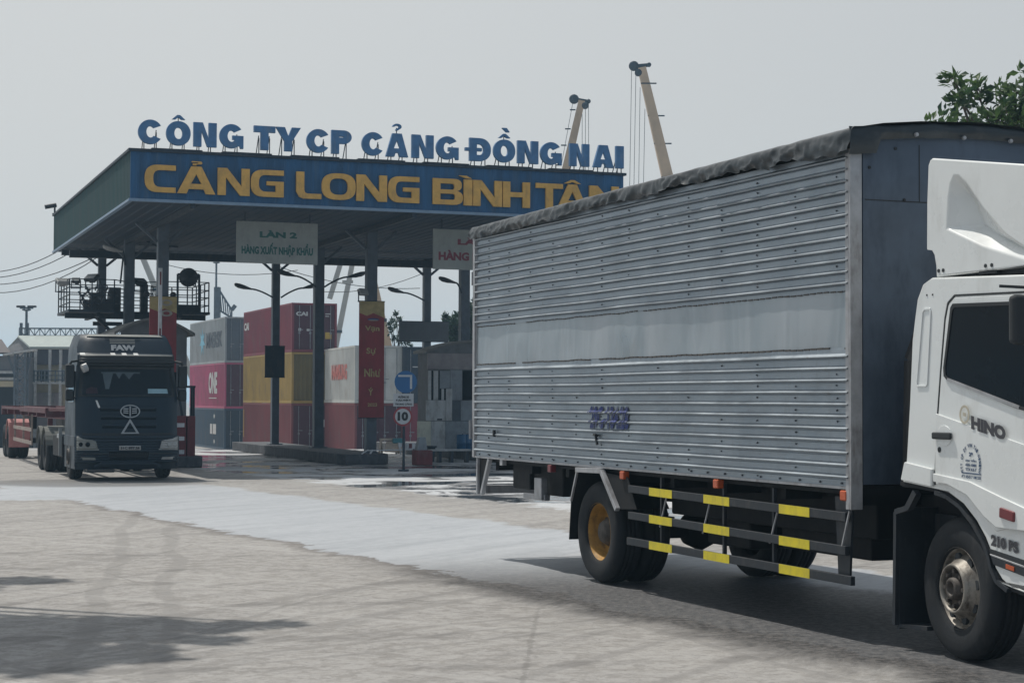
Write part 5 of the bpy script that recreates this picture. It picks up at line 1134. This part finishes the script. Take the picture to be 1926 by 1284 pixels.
def cstack(px, Y, z, levels, rz=CH):
    """levels from the bottom up"""
    P_ = place(px, Y)
    for H_, kw in levels: container(P_, z, H_-.012, rz=rz, **kw); z += H_
def place(px, Y): r = ray(px, 745); return (r.x/r.y*Y, Y)
cstack(422, 114, -1.40, [
    (2.62, dict(mt='navy', end='black', label='navy container at the bottom of the left stack, with a small white square', texts=[('side', None, -3.7, -2.6, .95, 1.6, 'ctext_white'), ('side', None, -4.6, -3.95, .95, 1.6, 'ctext_white'), ('side', '*', -3.6, -2.9, 1.9, 2.3, 'ctext_white'), ('side', '*', -3.5, -2.9, .3, .65, 'ctext_white')])),
    (2.90, dict(mt='pink', end='plum', doors=True, label='magenta container with white lettering, middle of the left stack', texts=[('side', 'ONE', -5.2, -2.35, .92, 2.35, 'ctext_white'), ('side', None, -5.1, -2.5, .62, .68, 'ctext_white')])),
    (2.90, dict(mt='grey', end='dgrey', label='grey container with dark lettering and a pale blue star, top of the left stack', texts=[('side', 'MAERSK', -6.2, -.9, 1.02, 2.05, 'ctext_dark'), ('side', '*', -8.6, -6.6, .5, 2.5, 'cyan')]))])
cstack(548, 95, -.99, [
    (2.60, dict(mt='rust', end='plum', label='rust red container at the bottom of the second stack, with a white door label', texts=[('end', None, 1.55, 2.05, 1.35, 1.75, 'ctext_white'), ('side', None, -12.0, -11.85, .6, 2.2, 'amberlabel'), ('side', None, -8.5, -7.4, .22, .28, 'ctext_white')])),
    (2.70, dict(mt='mustard', end='olive', doors=False, label='mustard yellow container, middle of the second stack', texts=[('sideV', 'MSC', -2.05, -.55, 5.6, 6.6, 'ctext_dark')])),
    (2.60, dict(mt='red', end='plum', label='dark red container at the top of the second stack, the highest one in view', texts=[('side', 'CAI', -12.0, -10.7, 1.5, 1.95, 'ctext_white'), ('end', 'CAI', .22, .85, 1.90, 2.12, 'ctext_white'), ('end', None, 1.80, 2.15, .70, 1.05, 'amberlabel'), ('end', None, 1.80, 2.1, 2.0, 2.04, 'ctext_white'), ('end', None, 1.80, 2.0, 1.88, 1.92, 'ctext_white'), ('end', None, .35, .5, 1.1, 1.25, 'ctext_white'), ('end', None, .8, .95, 1.1, 1.22, 'ctext_white')]))])
cstack(667, 88, -.95, [
    (2.60, dict(mt='rust', end='plum', label='rust red container under the white one, left of the red and gold banner')),
    (2.82, dict(mt='white', end='white', reefer=False, label='white container with faded red lettering, left of the red and gold banner', texts=[('side', 'NAMSUNG', -5.9, -1.9, 1.15, 1.95, 'ctext_red')]))], .29)
cstack(757, 88.5, -.95, [
    (2.60, dict(mt='rust', end='red', label='red container with a yellow label, behind the speed limit sign', texts=[('end', None, .75, 1.15, .95, 1.35, 'amberlabel'), ('end', None, .2, .35, 1.6, 1.75, 'ctext_white'), ('end', None, .9, 1.05, 1.7, 1.9, 'ctext_white'), ('end', None, .45, .65, .35, .7, 'ctext_white')])),
    (2.78, dict(mt='black', end='black', label='blue black container between the blue turn sign and the booth', texts=[('end', None, .5, 1.2, 1.75, 1.8, 'ctext_white')]))], .29)

# ------------------------------------------------------------------ cranes far behind
M['craneboom'] = mat('crane_boom_paint', (.56,.41,.27), .55, 0, .12, .5, (.25,.18,.12), .3); M['cranepale'] = mat('pale_crane_paint', (.40,.39,.36), .55, 0, .1, .5); M['cable'] = mat('steel_cable', (.10,.11,.12), .6)
def crane(pt, pb_, Y, w0, w1, label, m='craneboom', head=1, cables=(), base=True, twin=None):
    T = at_y(*pt, Y); B = at_y(*pb_, Y); z0 = gz(Y)+1.9; d = (B-T); B2 = T+d*((z0+.6-T.z)/d.z)
    t = thing('harbour_crane', label, 'crane', (B2.x, Y, gz(Y)), 0, 'crane booms rising behind the gate'); o = Vector((B2.x, Y, gz(Y)))
    def seg(a, b, wa, wb, mt_, nm):
        a, b = a-o, b-o; dd = (b-a).normalized(); r_ = dd.cross(Vector((0,1,0))).normalized(); q = Vector((0,1,0)); vs = []
        for c, w_ in ((a, wa), (b, wb)): vs += [c+r_*w_/2+q*w_/2, c-r_*w_/2+q*w_/2, c-r_*w_/2-q*w_/2, c+r_*w_/2-q*w_/2]
        return MB().add(vs, [(3,2,1,0),(4,5,6,7),(0,1,5,4),(1,2,6,5),(2,3,7,6),(3,0,4,7)]).build(nm, M[mt_], t)
    k2 = 3
    for i in range(k2):                                # telescopic sections
        a, b = T+(B2-T)*(i/k2), T+(B2-T)*((i+1)/k2); wa, wb = w0+(w1-w0)*i/k2, w0+(w1-w0)*(i+1)/k2
        seg(a, b, wa, wb, m, 'boom')
        c = MB(); e_ = b-o; dn = (b-a).normalized(); c.bar(e_-dn*.18-Vector((wb*.62,0,0)), e_-dn*.18+Vector((wb*.62,0,0)), wb*1.25, .22); c.build('boom_collar', M['darksteel'], t) if i < k2-1 else None
    if twin:
        a, b = at_y(*twin[0], Y), at_y(*twin[1], Y); seg(a, b, w0, w0*1.1, m, 'boom'); seg(at_y(*twin[2], Y), at_y(*twin[3], Y), w0*.7, w0*.7, m, 'link')
    Tl = T-o
    if head:
        h_ = MB(); sx = -1 if head > 0 else -1
        h_.lathe([(0,-.12),(.38,-.12),(.40,0),(.38,.12),(0,.12)], 16, 'y', Tl+Vector((-.62,-.1,.12))).bar(Tl+Vector((-.5,0,.12)), Tl+Vector((.52,0,.08+.14*head)), .26).lathe([(0,-.12),(.28,-.12),(.28,.12),(0,.12)], 14, 'y', Tl+Vector((-.28*head,-.2,-.42))).lathe([(0,-.12),(.17,-.12),(.17,.12),(0,.12)], 12, 'y', Tl+Vector((.56,-.1,.08+.14*head)))
        h_.build('sheave_head', M['darksteel'], t)
        g_ = MB()
        for q in (.14, .42, .66, .95): c = Tl+(B-T)*q; ww = w0+(w1-w0)*q*.4; g_.bar(c-Vector((ww*.5+.05,.3,0)), c+Vector((ww*.5*head+.5*head+(.25 if head < 0 else 0)*0, -.3, 0)), .08, .10)
        g_.build('cable_guides', M['darksteel'], t)
    if cables:
        c = MB()
        for (x0_, y0_, x1_, y1_) in cables: c.cyl(at_y(x0_, y0_, Y)-o, at_y(x1_, y1_, Y)-o, .022, .022, 5)
        c.build('cable', M['cable'], t)
    if base:
        c = MB().box(-2.4, 2.4, -1.8, 1.8, 1.1, 3.6).box(-1.0, .5, -2.6, -1.81, 1.4, 3.4); c.build('machine_house', M[m], t, .08)
        MB().box(-3.2, 3.2, -2.4, -1.5, 0, 1.05).box(-3.2, 3.2, 1.5, 2.4, 0, 1.05).build('crawler_track', M['darksteel'], t, .3)
crane((1207, 128), (1258, 345), 140, .62, 1.35, 'tall tan crane boom standing above the roof cover of the silver lorry', head=1,
      cables=[(1188,128,1184,372),(1196,140,1192,368),(1204,165,1201,366),(1213,205,1210,364)])
crane((1094, 190), (1065, 318), 145, .52, 1.25, 'shorter tan crane boom rising behind the last letters of the blue sign', head=-1,
      cables=[(1107,186,1107,320),(1101,205,1101,320),(1095,215,1095,320),(1078,190,1056,310)])
crane((692, 350), (632, 650), 150, .36, .45, 'pale twin crane boom seen under the canopy between two columns', m='cranepale', head=0, twin=[(672,395),(620,562),(644,530),(664,530)], base=True)
crane((705, 525), (738, 690), 120, .22, .75, 'slim tan crane boom directly behind the front middle column', head=0, base=False)
crane((250, 440), (300, 560), 150, .40, .55, 'pale crane boom seen through the steel platform on the left', m='cranepale', head=0, base=False)

# ------------------------------------------------------------------ high masts, lattice gantry
def mast(px, pt, pbm, Y, label, arms):
    T = at_y(px, pt, Y); o = Vector((T.x, Y, gz(Y))); t = thing('light_mast', label, 'light mast', o, 0, 'high light masts in the yard')
    MB().cyl((0,0,0), (0,0,T.z-o.z), .14, .08, 8).build('pole', M['colpaint'], t); hz = T.z-o.z
    MB().bar((-arms*.9,0,hz), (arms*.9,0,hz), .12).lathe([(.15,-.2),(.3,-.15),(.3,-.1),(.15,-.05)], 12, 'z', (0,0,hz)).build('cross_arm', M['colpaint'], t)
    for x in (-arms, -arms*.5, arms*.5, arms): MB().box(x-.15, x+.15, -.2, .12, hz+.02, hz+.16).build('lamp', M['lamp'], t, .03)
    return t
mast(50, 579, 0, 118, 'slender light mast with four lamps behind the lattice girder at the far left', .48)
mast(407, 491, 0, 150, 'tall light mast standing behind the grey container with the pale blue star', .75)
Y_ = 150; T0, T1 = at_y(409, 540, Y_), at_y(436, 583, Y_); o = Vector((T0.x, Y_, gz(Y_)))
t = thing('loading_tower', 'small dark lattice loader beside the tall light mast, above the grey container', 'loader', o, 0)
m = MB(); a, b = T0-o, T1-o; m.bar(a, b, .15).bar(a+Vector((0,0,-1.8)), b+Vector((-.1,0,-.6)), .15); m.bar(a, (a.x,0,0), .5)
for i in range(6): m.bar(a+(b-a)*(i/6), a+Vector((0,0,-1.8))+(b-a+Vector((-.1,0,1.2)))*((i+1)/6), .09)
m.bar(b, b+Vector((.3,0,.4)), .3).bar(b, (b.x-.2,0,0), .12); m.build('lattice', M['colpaint'], t)
Y_ = 116; L0, L1 = at_y(36, 619, Y_), at_y(250, 622, Y_); o = Vector((L0.x, Y_, gz(Y_)))
t = thing('lattice_girder', 'long horizontal lattice girder above the pale roof at the far left', 'lattice girder', o, 0)
m = MB(); zt_, zb_ = at_y(40, 617, Y_).z-o.z, at_y(40, 631, Y_).z-o.z; W_ = L1.x-L0.x
for z in (zt_, zb_): m.bar((0,0,z), (W_,0,z), .07).bar((0,.6,z), (W_,.6,z), .07)
n = 22
for i in range(n): x0, x1 = W_*i/n, W_*(i+1)/n; m.bar((x0,0,zb_ if i % 2 else zt_), (x1,0,zt_ if i % 2 else zb_), .05).bar((x0,0,zb_), (x0,0,zt_), .04)
m.build('lattice', M['colpaint'], t)
m = MB(); [m.bar((x,.3,0), (x,.3,zt_+.35), .16) for x in (.05, .45, W_)]; m.build('post', M['colpaint'], t)

# ------------------------------------------------------------------ office building at the far left
M['beigewall'] = mat('beige_wall', (.50,.43,.30), .8, 0, .12, .8, (.2,.18,.15), .4); M['officegrey'] = mat('grey_gable_wall', (.17,.17,.18), .8, 0, .15, .8); M['palegreenroof'] = mat('pale_green_roof', (.33,.38,.36), .5, 0, .06, .5, (.26,.28,.27), .4, stretch=(6,1,1))
M['darkroof'] = mat('old_dark_roof', (.10,.085,.085), .8, 0, .2, 1); M['plumband'] = mat('dark_eaves_band', (.10,.095,.115), .8, 0, .1, 1); M['mauve'] = mat('mauve_panel', (.36,.31,.32), .8, 0, .1, 1); M['opening'] = mat('dark_opening', (.02,.022,.028), .9)
Y_ = 106; o = Vector((at_y(56, 700, Y_).x, Y_, gz(Y_))); t = thing('office_building', 'beige office with a pale green gable roof and balcony, behind the trailer', 'office', o, 0)
Z = lambda py: at_y(56, py, Y_).z-o.z; Xp = lambda px: at_y(px, 700, Y_).x-o.x
eave, ridge = Z(655), Z(634)+.2
xr = Xp(215)
MB().box(0, xr, .3, 9, 0, eave-.9).build('wall', M['beigewall'], t); MB().box(0, xr, .0, .29, eave-.95, eave-.05).build('eaves_band', M['plumband'], t)
pr = at_y(33, 634, Y_+4.6)-o; pe = at_y(2, 664, Y_+9.2)-o; pf = at_y(56, 655, Y_-.4)-o; zr = pr.z; xr2 = xr+1.0
MB().add([(pf.x,-.4,pf.z),(xr2,-.4,pf.z),(xr2,4.6,zr),(pr.x,4.6,zr),(pf.x,-.4,pf.z+.1),(xr2,-.4,pf.z+.1),(xr2,4.6,zr+.1),(pr.x,4.6,zr+.1)], [(0,3,2,1),(4,5,6,7),(0,1,5,4),(1,2,6,5),(2,3,7,6),(3,0,4,7)]).add([(pr.x,4.6,zr),(xr2,4.6,zr),(xr2,9.6,pf.z),(pe.x,9.6,pf.z)], [(0,1,2,3)]).build('roof', M['palegreenroof'], t, recalc=False)
MB().add([(.0,.28,0),(pf.x+.05,.1,pf.z),(pr.x+.1,4.6,zr-.05),(pe.x+.1,9.2,pf.z),(pe.x+.1,9.2,0)], [(0,1,2,3,4)]).build('gable_wall', M['officegrey'], t, recalc=False)
zb1, zb2 = Z(719), Z(712); m = MB().box(-.3, xr, -.9, .29, Z(722), Z(718)); m.build('balcony_slab', M['plank'], t)
m = MB()
for z in (Z(714), Z(706), Z(698)): m.bar((-.3,-.88,z), (xr,-.88,z), .05)
for i in range(14): x = -.3+(xr+.3)*i/13; m.bar((x,-.88,Z(719)), (x,-.88,Z(696)), .06)
m.build('balcony_railing', M['colpaint'], t)
for i in range(3):
    x = Xp(60)+i*1.45
    wf = MB().box(x, x+1.05, .26, .30, Z(717), Z(694)).build('window_frame', M['plank'], t); m = MB()
    for q in range(3): m.box(x+.06+q*.33, x+.33+q*.33, .25, .258, Z(716), Z(696))
    m.build('pane', M['glassblack'], wf)
for px in (71, 98, 118): MB().box(Xp(px), Xp(px)+.14, -.88, -.70, 0, eave-.1).build('pillar', M['plank'], t)
MB().box(Xp(57), Xp(116), .1, .29, 0, Z(738)).build('lower_wall', M['mauve'], t); MB().box(Xp(81), Xp(102), .06, .095, Z(760)-.4, Z(740)).build('noticeboard', M['brownband'], t); MB().box(Xp(90), Xp(96), .05, .058, Z(753), Z(747)).build('notice', M['ctext_white'], t)
MB().box(Xp(44), Xp(57), .02, .28, 0, Z(738)).build('doorway', M['opening'], t)
Y_ = 100; o = Vector((at_y(20, 700, Y_).x, Y_, gz(Y_))); Z = lambda py: at_y(20, py, Y_).z-o.z; Xp = lambda px: at_y(px, 700, Y_).x-o.x
t = thing('warehouse', 'dim warehouse with an old dark roof, cut by the left picture edge', 'warehouse', o, 0)
wa = at_y(20, 666, Y_+.8)-o; wb = at_y(3, 641, Y_+6)-o
MB().box(-9, Xp(16), 1.2, 5.8, 0, Z(668)).build('wall', M['officegrey'], t); MB().add([(-9,.8,wa.z),(wa.x,.8,wa.z),(wb.x,6,wb.z),(-9,6,wb.z),(-9,.8,wa.z+.1),(wa.x,.8,wa.z+.1),(wb.x,6,wb.z+.1),(-9,6,wb.z+.1)], [(0,3,2,1),(4,5,6,7),(0,1,5,4),(1,2,6,5),(2,3,7,6),(3,0,4,7)]).build('roof', M['darkroof'], t)
MB().box(-9, Xp(22), 1.0, 1.19, 0, Z(728)).build('gate_opening', M['opening'], t); MB().box(-9, Xp(24), .9, 1.19, Z(714), Z(697)).build('lintel', M['plank'], t); MB().box(-9, Xp(21), .86, .899, Z(709), Z(702)).build('sign_strip', M['opening'], t)
MB().box(-9, Xp(16), 1.0, 1.19, Z(727), Z(716)).build('wall_band', M['beigewall'], t)
Y_ = 98; o = Vector((at_y(40, 700, Y_).x, Y_, gz(Y_))); Z = lambda py: at_y(40, py, Y_).z-o.z
t = thing('conveyor_tower', 'hazy grey lattice tower with a sloping top plate before the far left office', 'tower', o, 0)
m = MB(); h_ = Z(662)
for x in (-.28, .28):
    for y in (-.28, .28): m.bar((x,y,0), (x,y,h_), .10)
for i in range(9): z0_, z1_ = h_*i/9, h_*(i+1)/9; m.bar((-.28,-.28,z0_), (.28,-.28,z1_), .06).bar((.28,-.28,z0_), (-.28,-.28,z1_), .06).bar((-.28,-.28,z1_), (.28,-.28,z1_), .06)
m.bar((-.28,0,h_*.74), (-.75,0,h_-.1), .10).bar((.28,0,h_*.74), (.55,0,h_+.1), .08); m.build('lattice', M['colpaint'], t)
MB().bar((-.85,0,h_-.15), (.75,0,h_+.12), .9, .10).build('top_plate', M['plank'], t)

# ------------------------------------------------------------------ trees
def leafmat(n, c, c2, tr=.25):
    k = NT(n); oi = k.n('ShaderNodeObjectInfo'); ns = k.noise(k.co(), 2.2, 4); col = k.mix(k.ramp(ns, .35, .65), c, c2); k.l(col, k.b.inputs['Base Color']); k.b.inputs['Roughness'].default_value = .5
    tl_ = k.n('ShaderNodeBsdfTranslucent'); k.l(col, tl_.inputs[0]); mx = k.n('ShaderNodeMixShader'); mx.inputs[0].default_value = tr; k.l(k.b.outputs[0], mx.inputs[1]); k.l(tl_.outputs[0], mx.inputs[2]); k.l(mx.outputs[0], k.out.inputs[0]); return k.m
M['leaf'] = leafmat('glossy_leaf', (.03,.065,.035), (.10,.17,.05), .4); M['leaf2'] = leafmat('hazy_leaf', (.02,.045,.03), (.045,.085,.04)); M['bark'] = mat('bark', (.10,.08,.065), .9, 0, .3, 4)
def tree(name, loc, h0, clusters, leaf, nl, mt, label, seed, trunk_r=.16, cat='tree', spread=.5):
    """clusters: (x, y, z, radius) leafy balls of twigs reached by limbs"""
    rd = random.Random(seed); t = thing(name, label, cat, loc, 0); tm = MB(); cm_ = MB()
    tm.cyl((0,0,-.1), (.06,.05,h0*.6), trunk_r*1.2, trunk_r*.85, 10).cyl((.06,.05,h0*.6), (0,0,h0), trunk_r*.85, trunk_r*.6, 10)
    for (x, y, z, r_) in clusters:
        c = Vector((x, y, z)); s0 = Vector((0, 0, h0*rd.uniform(.7, 1))); md = s0.lerp(c, .5)+Vector((rd.uniform(-.2,.2), rd.uniform(-.2,.2), rd.uniform(.0,.3)))
        tm.cyl(s0, md, trunk_r*.38, trunk_r*.25, 6).cyl(md, c, trunk_r*.25, trunk_r*.10, 6)
        nt_ = max(5, int(nl*r_*r_))
        for _ in range(nt_):
            d = Vector((rd.gauss(0,1), rd.gauss(0,1), rd.gauss(0,.8)+.25)).normalized(); tip = c+d*r_*rd.uniform(.35, 1.0)**.7
            if rd.random() < .6: tm.cyl(c.lerp(tip, .2), tip, .011*trunk_r/.16+.003, .004, 3, False)
            dd = (tip-c).normalized()
            for _ in range(9):
                a_ = (dd*.8+Vector((rd.gauss(0,.7), rd.gauss(0,.7), rd.gauss(0,.55)))).normalized(); b_ = tip+Vector((rd.gauss(0,.06), rd.gauss(0,.06), rd.gauss(0,.06)))*spread*2-dd*rd.uniform(0,.16)
                sd_ = a_.cross(Vector((rd.gauss(0,1), rd.gauss(0,1), rd.gauss(0,1)))).normalized(); L2 = leaf*rd.uniform(.6, 1.15); w2 = L2*rd.uniform(.17,.26); nn = a_.cross(sd_)*w2*.35
                cm_.add([b_, b_+a_*L2*.45+sd_*w2+nn, b_+a_*L2, b_+a_*L2*.45-sd_*w2+nn], [(0,1,2,3)])
    tm.build('trunk', M['bark'], t, recalc=False); cm_.build('crown', M[mt], t, recalc=False); return t
rd = random.Random(3); base = at_y(2010, 700, 29.5); o = Vector((base.x, 29.5, 0)); cl = []
for px, py, r_ in ((1810,190,.30),(1835,165,.26),(1795,150,.16),(1850,200,.34),(1800,228,.30),(1770,232,.22),(1830,238,.34),(1880,180,.26),(1900,205,.36),(1925,178,.34),(1945,210,.5),(1870,235,.38),(1960,150,.45),(1990,190,.6),(1752,238,.14),(1900,240,.45),(1980,260,.7),(1880,290,.7),(2040,230,.8),(2100,280,.8),(2080,180,.6),(1930,320,.8),(2000,340,.9)):
    p_ = at_y(px, py, 29.5+rd.uniform(-.7, .9)); cl.append((p_.x-o.x, p_.y-29.5, p_.z, r_))
tree('leafy_tree', o, 3.2, cl, .215, 75, 'leaf', 'leafy green tree showing above the front of the silver lorry box', 5)
base = at_y(905, 745, 92); o = Vector((base.x, 92, gz(92))); cl = []
for px, py, r_ in ((850,622,.55),(868,610,.7),(880,590,.55),(893,575,.4),(900,600,.8),(846,604,.22),(838,596,.15),(865,632,.7),(890,640,.9),(915,615,1.0),(930,590,.9),(880,625,.7),(855,636,.5),(840,611,.2),(930,640,1.0),(960,620,1.1)):
    p_ = at_y(px, py, 92+rd.uniform(-1, 1)); cl.append((p_.x-o.x, p_.y-92, p_.z-o.z, r_))
tree('spreading_tree', o, 3.0, cl, .30, 90, 'leaf2', 'dark tree behind the booth, beside the rear edge of the silver lorry', 8, .25)
base = at_y(752, 745, 100); o = Vector((base.x, 100, gz(100))); cl = []
for px, py, r_ in ((737,604,.14),(745,612,.16),(735,622,.16),(752,600,.12),(741,636,.16),(750,640,.2),(733,612,.10),(765,648,.25),(744,592,.10),(757,632,.12)):
    p_ = at_y(px, py, 100+rd.uniform(-.5, .5)); cl.append((p_.x-o.x, p_.y-100, p_.z-o.z, r_))
tree('sparse_tree', o, 5.0, cl, .22, 130, 'leaf2', 'thin bare-looking tree between the banner and the blank grey board', 9, .10)
# the roadside tree out of the picture on the left whose crown shades the foreground
sh = Vector((sv.x/sv.z, sv.y/sv.z, 0)); cl = []; o = Vector((-9.0, 18.5, 0))
for gx, gy, r_, h_ in ((-4.6,14.6,.62,7.0),(-3.9,14.3,.55,7.2),(-3.3,14.9,.5,7.1),(-5.3,13.9,.75,7.4),(-4.3,13.6,.6,7.6),(-3.5,13.7,.42,7.2),(-2.75,14.75,.33,7.3),(-2.2,14.85,.25,7.0),(-4.9,18.4,.40,7.3),(-5.6,17.6,.6,7.6),(-3.6,12.75,.40,7.4),(-4.4,12.7,.55,7.8),(-2.75,13.4,.28,7.2),(-3.0,12.6,.2,7.4),(-6.2,15.4,.9,7.8),(-6.4,13.8,.9,8.2),(-7.2,16.8,1.1,8.0),(-5.4,12.6,.6,8.0),(-3.0,14.85,.4,7.1),(-2.5,14.6,.3,7.0),(-1.9,14.95,.2,7.0),(-4.0,14.9,.5,7.0),(-4.9,13.2,.6,7.3),(-3.9,13.1,.5,7.2),(-3.1,13.1,.35,7.4),(-5.0,15.2,.5,7.2),(-2.3,13.9,.25,7.2),(-4.6,12.2,.4,7.4),(-3.5,14.4,.55,7.2),(-2.9,14.2,.4,7.1),(-4.3,14.2,.6,7.3),(-3.3,12.5,.35,7.5),(-2.6,13.0,.25,7.3)):
    cl.append((gx+sh.x*h_-o.x, gy+sh.y*h_-o.y, h_, r_))
tree('roadside_tree', o, 5.0, cl, .20, 420, 'leaf', 'leafy roadside tree left of the picture that shades the foreground concrete', 12, .22)

# ------------------------------------------------------------------ overhead wires
def wire(pts, label):
    P_ = [Vector(p) for p in pts]; m = MB(); o = P_[0]; m.tube([p-o for p in P_], .016, 5); w_ = m.build('overhead_wire', M['cable'], None); w_.location = o; tag(w_, label, 'wire', 'overhead wires round the gate')
def sagline(a, b, sag, n=10): a, b = Vector(a), Vector(b); return [a.lerp(b, i/n)-Vector((0,0,sag*4*(i/n)*(1-i/n))) for i in range(n+1)]
wire(sagline(at_y(-60, 510, 62), at_y(103, 476, 59), .25), 'upper of the two wires reaching the far left corner of the canopy')
wire(sagline(at_y(-60, 522, 62), at_y(135, 474, 59.5), .3), 'lower of the two wires reaching the canopy edge left of the first column')
wire(sagline(at_y(-60, 533, 64), at_y(184, 480, 58), .35), 'upper drooping wire ending at the leftmost rear column')
wire(sagline(at_y(-60, 545, 64), at_y(186, 482, 58.2), .5), 'lowest drooping wire ending at the leftmost rear column')
wire(sagline(at_y(310, 497, 75), at_y(560, 508, 75), .3), 'thin wire crossing the sky under the canopy, left of the lane 2 sign')
wire(sagline(at_y(520, 500, 74), at_y(790, 542, 74), .3), 'thin wire sloping down to the right between the middle columns')
wire(sagline(at_y(600, 548, 78), at_y(800, 512, 78), .3), 'thin wire rising to the right behind the front middle column')

# ------------------------------------------------------------------ haze
hm = bpy.data.materials.new('haze'); hm.use_nodes = True; t = hm.node_tree; t.nodes.clear()
pv = t.nodes.new('ShaderNodeVolumePrincipled'); pv.inputs['Color'].default_value = (.48,.76,1,1); pv.inputs['Density'].default_value = .0007; pv.inputs['Anisotropy'].default_value = .3
ot = t.nodes.new('ShaderNodeOutputMaterial'); t.links.new(pv.outputs[0], ot.inputs['Volume'])
h = MB().box(-1550, 1550, -70, 2550, -2.5, 31).build('haze', hm); h['kind'] = 'stuff'
